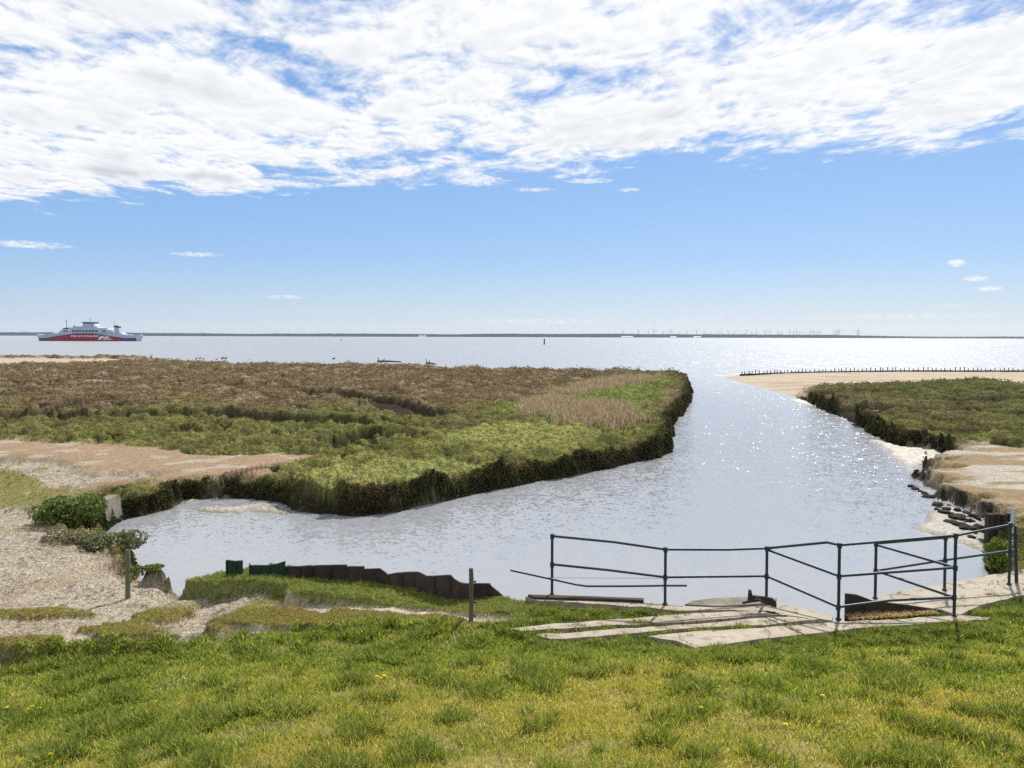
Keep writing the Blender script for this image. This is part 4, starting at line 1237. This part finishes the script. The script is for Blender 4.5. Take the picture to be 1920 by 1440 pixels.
# ------------------------------------------------------------------ ferry
FY = 690.
SC = FY / FPX                                # metres per photo pixel there
fbase = P(169, 637.6, FY)
fer = empty('ferry', (fbase.x, FY, 0), 'white and red double-ended car ferry crossing the sea at left', 'ferry')


def fz(zx, zy, y=0.):                        # from the enlarged view of the ferry (8x) to metres
    return Vector(((zx / 8 + 60 - 169) * SC, y, (462 - zy) / 8 * SC))


RED = surf('red_hull_paint', (.30, .010, .035), .45, .4, var=.15, scale=.2)
NAVY = surf('navy_paint', (.03, .035, .12), .4, .5, var=.2, scale=.3)
HULLW = surf('pale_hull_paint', (.36, .45, .56), .5, .3, var=.08, scale=.2)
GLASS = surf('dark_window', (.006, .008, .02), .6, .1)
FDARK = surf('dark_funnel', (.03, .035, .05), .5, .4)
HB = 7.5                                     # half beam


def loft(prof):                              # profile: list of (zoom x, zoom y top, zoom y bottom, half beam)
    mb = MB(); rings = []
    for (zx, t, b0, hb) in prof:
        p = fz(zx, t); q = fz(zx, b0)
        rings.append([mb.bm.verts.new((p.x, -hb, p.z)), mb.bm.verts.new((p.x, hb, p.z)), mb.bm.verts.new((q.x, hb * .92, q.z)), mb.bm.verts.new((q.x, -hb * .92, q.z))])
    for a, c in zip(rings, rings[1:]):
        for j in range(4): mb.bm.faces.new((a[j], a[(j + 1) % 4], c[(j + 1) % 4], c[j]))
    mb.bm.faces.new(rings[0]); mb.bm.faces.new(rings[-1][::-1])
    return mb


hull = loft([(96, 362, 380, 2.2), (150, 368, 462, 4.2), (200, 372, 478, 5.6), (330, 366, 478, HB), (470, 352, 478, HB), (800, 350, 478, HB), (1200, 352, 478, HB), (1420, 364, 478, HB), (1545, 370, 478, 5.6), (1605, 368, 462, 4.2), (1650, 362, 380, 2.2)]).build('hull', HULLW, fer)


def side(prof, y0, th, name, m_, parent):
    mb = MB(); mb.prism([fz(a, c, y0) for a, c in prof], (0, th, 0))
    return mb.build(name, m_, parent)


topc = [(330, 416), (420, 400), (540, 380), (660, 365), (760, 356), (860, 352), (960, 356), (1060, 366), (1180, 384), (1300, 402), (1430, 418)]
side(topc + [(1430, 470), (330, 470)], -HB - .10, .2, 'red_band', RED, hull)
side([(330, 410)] + [(a, c - 6) for a, c in topc[1:-1]] + [(1430, 413), (1430, 419)] + [(a, c + 2) for a, c in topc[::-1][1:]] , -HB - .14, .1, 'navy_stripe', NAVY, hull)
for xa, xb, ya, yb in ((158, 330, 4.75, HB), (1430, 1597, HB, 4.75)):
    mb = MB()
    a, c = (fz(xa, 420), fz(xb, 414)), (fz(xa, 468), fz(xb, 472))
    q = [Vector((a[0].x, -ya - .12, a[0].z)), Vector((a[1].x, -yb - .12, a[1].z)), Vector((c[1].x, -yb - .12, c[1].z)), Vector((c[0].x, -ya - .12, c[0].z))]
    mb.prism(q, (0, .6, 0)); mb.build('boot_stripe', RED if 0 else NAVY, hull)
side([(330, 458), (1430, 458), (1430, 476), (330, 476)], -HB - .17, .1, 'waterline_band', FDARK, hull)
# lettering
cu = bpy.data.curves.new('lettering', 'FONT'); cu.body = 'FRS SYLTFÄHRE'; cu.size = 1; cu.extrude = .02; cu.offset = .012
to = bpy.data.objects.new('lettering_source', cu); COL.objects.link(to)
bpy.context.view_layer.update()
tm = bpy.data.meshes.new_from_object(to)
bpy.data.objects.remove(to)
co = np.array([v.co[:] for v in tm.vertices]); mn, mxv = co.min(0), co.max(0)
p0, p1 = fz(664, 402), fz(1066, 374)
for v in tm.vertices:
    v.co = Vector((p0.x + (v.co.x - mn[0]) / (mxv[0] - mn[0]) * (p1.x - p0.x), -HB - .16 - v.co.z, p0.z + (v.co.y - mn[1]) / (mxv[1] - mn[1]) * (p1.z - p0.z) * 1.05))
tm.name = 'lettering'
LETW = surf('white_lettering', (.85, .85, .85), .5, .3, var=.02)
link('lettering', tm, LETW, hull)
for nm_, pr in (('wave_emblem', [(1058, 440), (1075, 418), (1096, 398), (1088, 388), (1120, 392), (1160, 398), (1210, 394), (1235, 404), (1180, 412), (1130, 410), (1108, 422), (1090, 440)]),
                ('wave_emblem', [(1120, 440), (1140, 428), (1180, 422), (1230, 424), (1275, 442), (1235, 438), (1190, 434), (1150, 440)])):
    side(pr, -HB - .17, .05, nm_, LETW, hull)
# car-deck superstructure
house = side([(450, 356), (490, 325), (520, 292), (612, 292), (622, 300), (640, 265), (690, 262), (720, 246), (800, 246), (950, 246), (1042, 250), (1050, 268), (1190, 268), (1200, 290), (1235, 300), (1250, 352)], -HB + .25, 2 * HB - .5, 'deckhouse', HULLW, fer)
for q in range(8):
    a = 676 + q * 48.5
    side([(a, 303), (a + 38, 303), (a + 38, 324), (a, 324)], -HB + .17, .2, 'window', GLASS, house)
for a in (545, 580, 1114, 1148): side([(a, 306), (a + 28, 306), (a + 28, 322), (a, 322)], -HB + .17, .2, 'window', GLASS, house)
side([(520, 272), (600, 262), (612, 278), (612, 288), (528, 288)], -5.5, 11, 'awning', FDARK, house)
side([(690, 254), (1045, 254), (1045, 262), (690, 262)], -HB - .0, 2 * HB, 'deck_edge', HULLW, house)
side([(670, 345), (1200, 345), (1200, 350), (670, 350)], -HB - .0, 2 * HB, 'rubbing_strake', NAVY, house)
br = side([(800, 246), (822, 200), (800, 196), (968, 196), (945, 200), (935, 246)], -4.5, 9, 'bridge', HULLW, fer)
side([(800, 184), (970, 184), (960, 200), (812, 200)], -4.9, 9.8, 'bridge_window', GLASS, br)
side([(795, 178), (975, 178), (972, 184), (800, 184)], -5.2, 10.4, 'bridge_roof', HULLW, br)
mb = MB()
rm = bmesh.ops.create_uvsphere(mb.bm, u_segments=14, v_segments=8, radius=2.3, matrix=Matrix.Translation(fz(985, 240, -2)) @ Matrix.Diagonal((1.2, 1, .8, 1)))
mb.build('life_raft_dome', LETW, fer, True)
for a, t0, b0 in ((528, 140, 292), (1242, 160, 300), (884, 118, 180)):
    mb = MB().tube([fz(a, b0), fz(a, t0)], .28, 8, .16)
    mb.tube([fz(a - 12, t0 + 12), fz(a + 12, t0 + 12)], .12, 6)
    mb.tube([fz(a - 7, t0 + 40), fz(a + 7, t0 + 40)], .15, 6)
    if a == 884: mb.tube([fz(a - 22, 150), fz(a + 22, 124)], .14, 6)
    mb.build('mast', FDARK if a == 528 else HULLW, fer)
for (a, c, t0) in ((1264, 1300, 230), (1304, 1338, 242)):
    fn = side([(a, t0 + 24), (c, t0 + 24), (c + 8, 368), (a + 6, 368)], -3.5, 3.5, 'funnel', HULLW, fer)
    side([(a - 1, t0), (c + 1, t0), (c + 1, t0 + 24), (a - 1, t0 + 24)], -3.7, 3.9, 'funnel_top', FDARK, fn)
mb = MB().tube([fz(645, 265), fz(645, 232)], 1.1, 8); mb.tube([fz(645, 232), fz(645, 210)], .3, 6); mb.build('vent', HULLW, fer)
for a, d_ in ((360, 1), (1370, -1)):
    side([(a - 40 * d_, 362), (a + 16 * d_, 335), (a + 20 * d_, 345), (a, 364)], -4, 8, 'ramp', HULLW, fer)

# ------------------------------------------------------------------ dandelions
YEL = surf('dandelion_yellow', (.78, .52, .015), .7, .2, var=.15, scale=80)
STEM = surf('dandelion_stem', (.16, .2, .05), .7)
for px, py, s, lb in ((21, 1338, 1, 'lone yellow dandelion at the left edge of the grass'), (60, 1341, .9, 'leftmost dandelion of the trio near the left edge'), (69, 1334, 1, 'upper dandelion of the trio near the left edge'),
                      (82, 1341, .9, 'rightmost dandelion of the trio near the left edge'), (104, 1428, 1, 'yellow dandelion close to the bottom left corner'), (709, 1282, .9, 'left one of the three dandelions in mid grass'),
                      (716, 1284, .7, 'small middle one of the three dandelions in mid grass'), (722, 1281, 1, 'right one of the three dandelions in mid grass'), (1311, 1342, .9, 'yellow dandelion in the grass below the paving'),
                      (1467, 1375, 1, 'yellow dandelion in the grass at lower right of centre'), (1536, 1318, .9, 'yellow dandelion in the right-hand grass'), (1030, 1330, .6, 'tiny yellow dandelion in the middle of the lawn')):
    g = onground(px, py, 1.4)
    g.y -= .06
    g.z = ground(g.x, g.y)
    t = empty('dandelion', g, lb, 'flower', 'dandelions in the grass')
    MB().tube([(0, 0, -.01), (.005, 0, .05), (0, -.01, .095)], .003, 6).build('stem', STEM, t)
    mb = MB(); hc = Vector((0, -.01, .097))
    for ring, (rr, zz, cnt) in enumerate(((.024, .0, 18), (.018, .006, 14), (.011, .010, 9))):
        for k_ in range(cnt):
            a = k_ * math.tau / cnt + ring * .2
            d_ = Vector((math.cos(a), math.sin(a), .25)); sd_ = Vector((-math.sin(a), math.cos(a), 0))
            mb.prism([hc + Vector((0, 0, zz)) - sd_ * .002, hc + Vector((0, 0, zz)) + sd_ * .002, hc + Vector((0, 0, zz)) + d_ * rr * s * .9 + sd_ * .003, hc + Vector((0, 0, zz)) + d_ * rr * s * .9 - sd_ * .003], (0, 0, .0015))
    mb.build('flower_head', YEL, t)

# ------------------------------------------------------------------ air
HAZE = 2.5e-5
if HAZE:
    m, n, l = mat('sea_haze')
    out = N(n, 'ShaderNodeOutputMaterial'); pv = N(n, 'ShaderNodeVolumePrincipled')
    pv.inputs['Color'].default_value = (.80, .88, 1, 1); pv.inputs['Density'].default_value = HAZE; pv.inputs['Anisotropy'].default_value = .2
    l.new(pv.outputs[0], out.inputs['Volume'])
    o = MB().box((0, 3640, 49), (15200, 7680, 104)).build('haze', m)
    tag(o, 'thin bluish sea air over the whole bay', 'haze', kind='stuff')

# ------------------------------------------------------------------ look
scene.view_settings.view_transform = 'Standard'
scene.view_settings.look = 'None'
scene.view_settings.exposure = 0.35
scene.view_settings.gamma = 1.0
scene.cycles.use_denoising = False
scene.cycles.max_bounces = 6
scene.cycles.volume_bounces = 1
scene.cycles.transparent_max_bounces = 4
scene.cycles.sample_clamp_indirect = 6
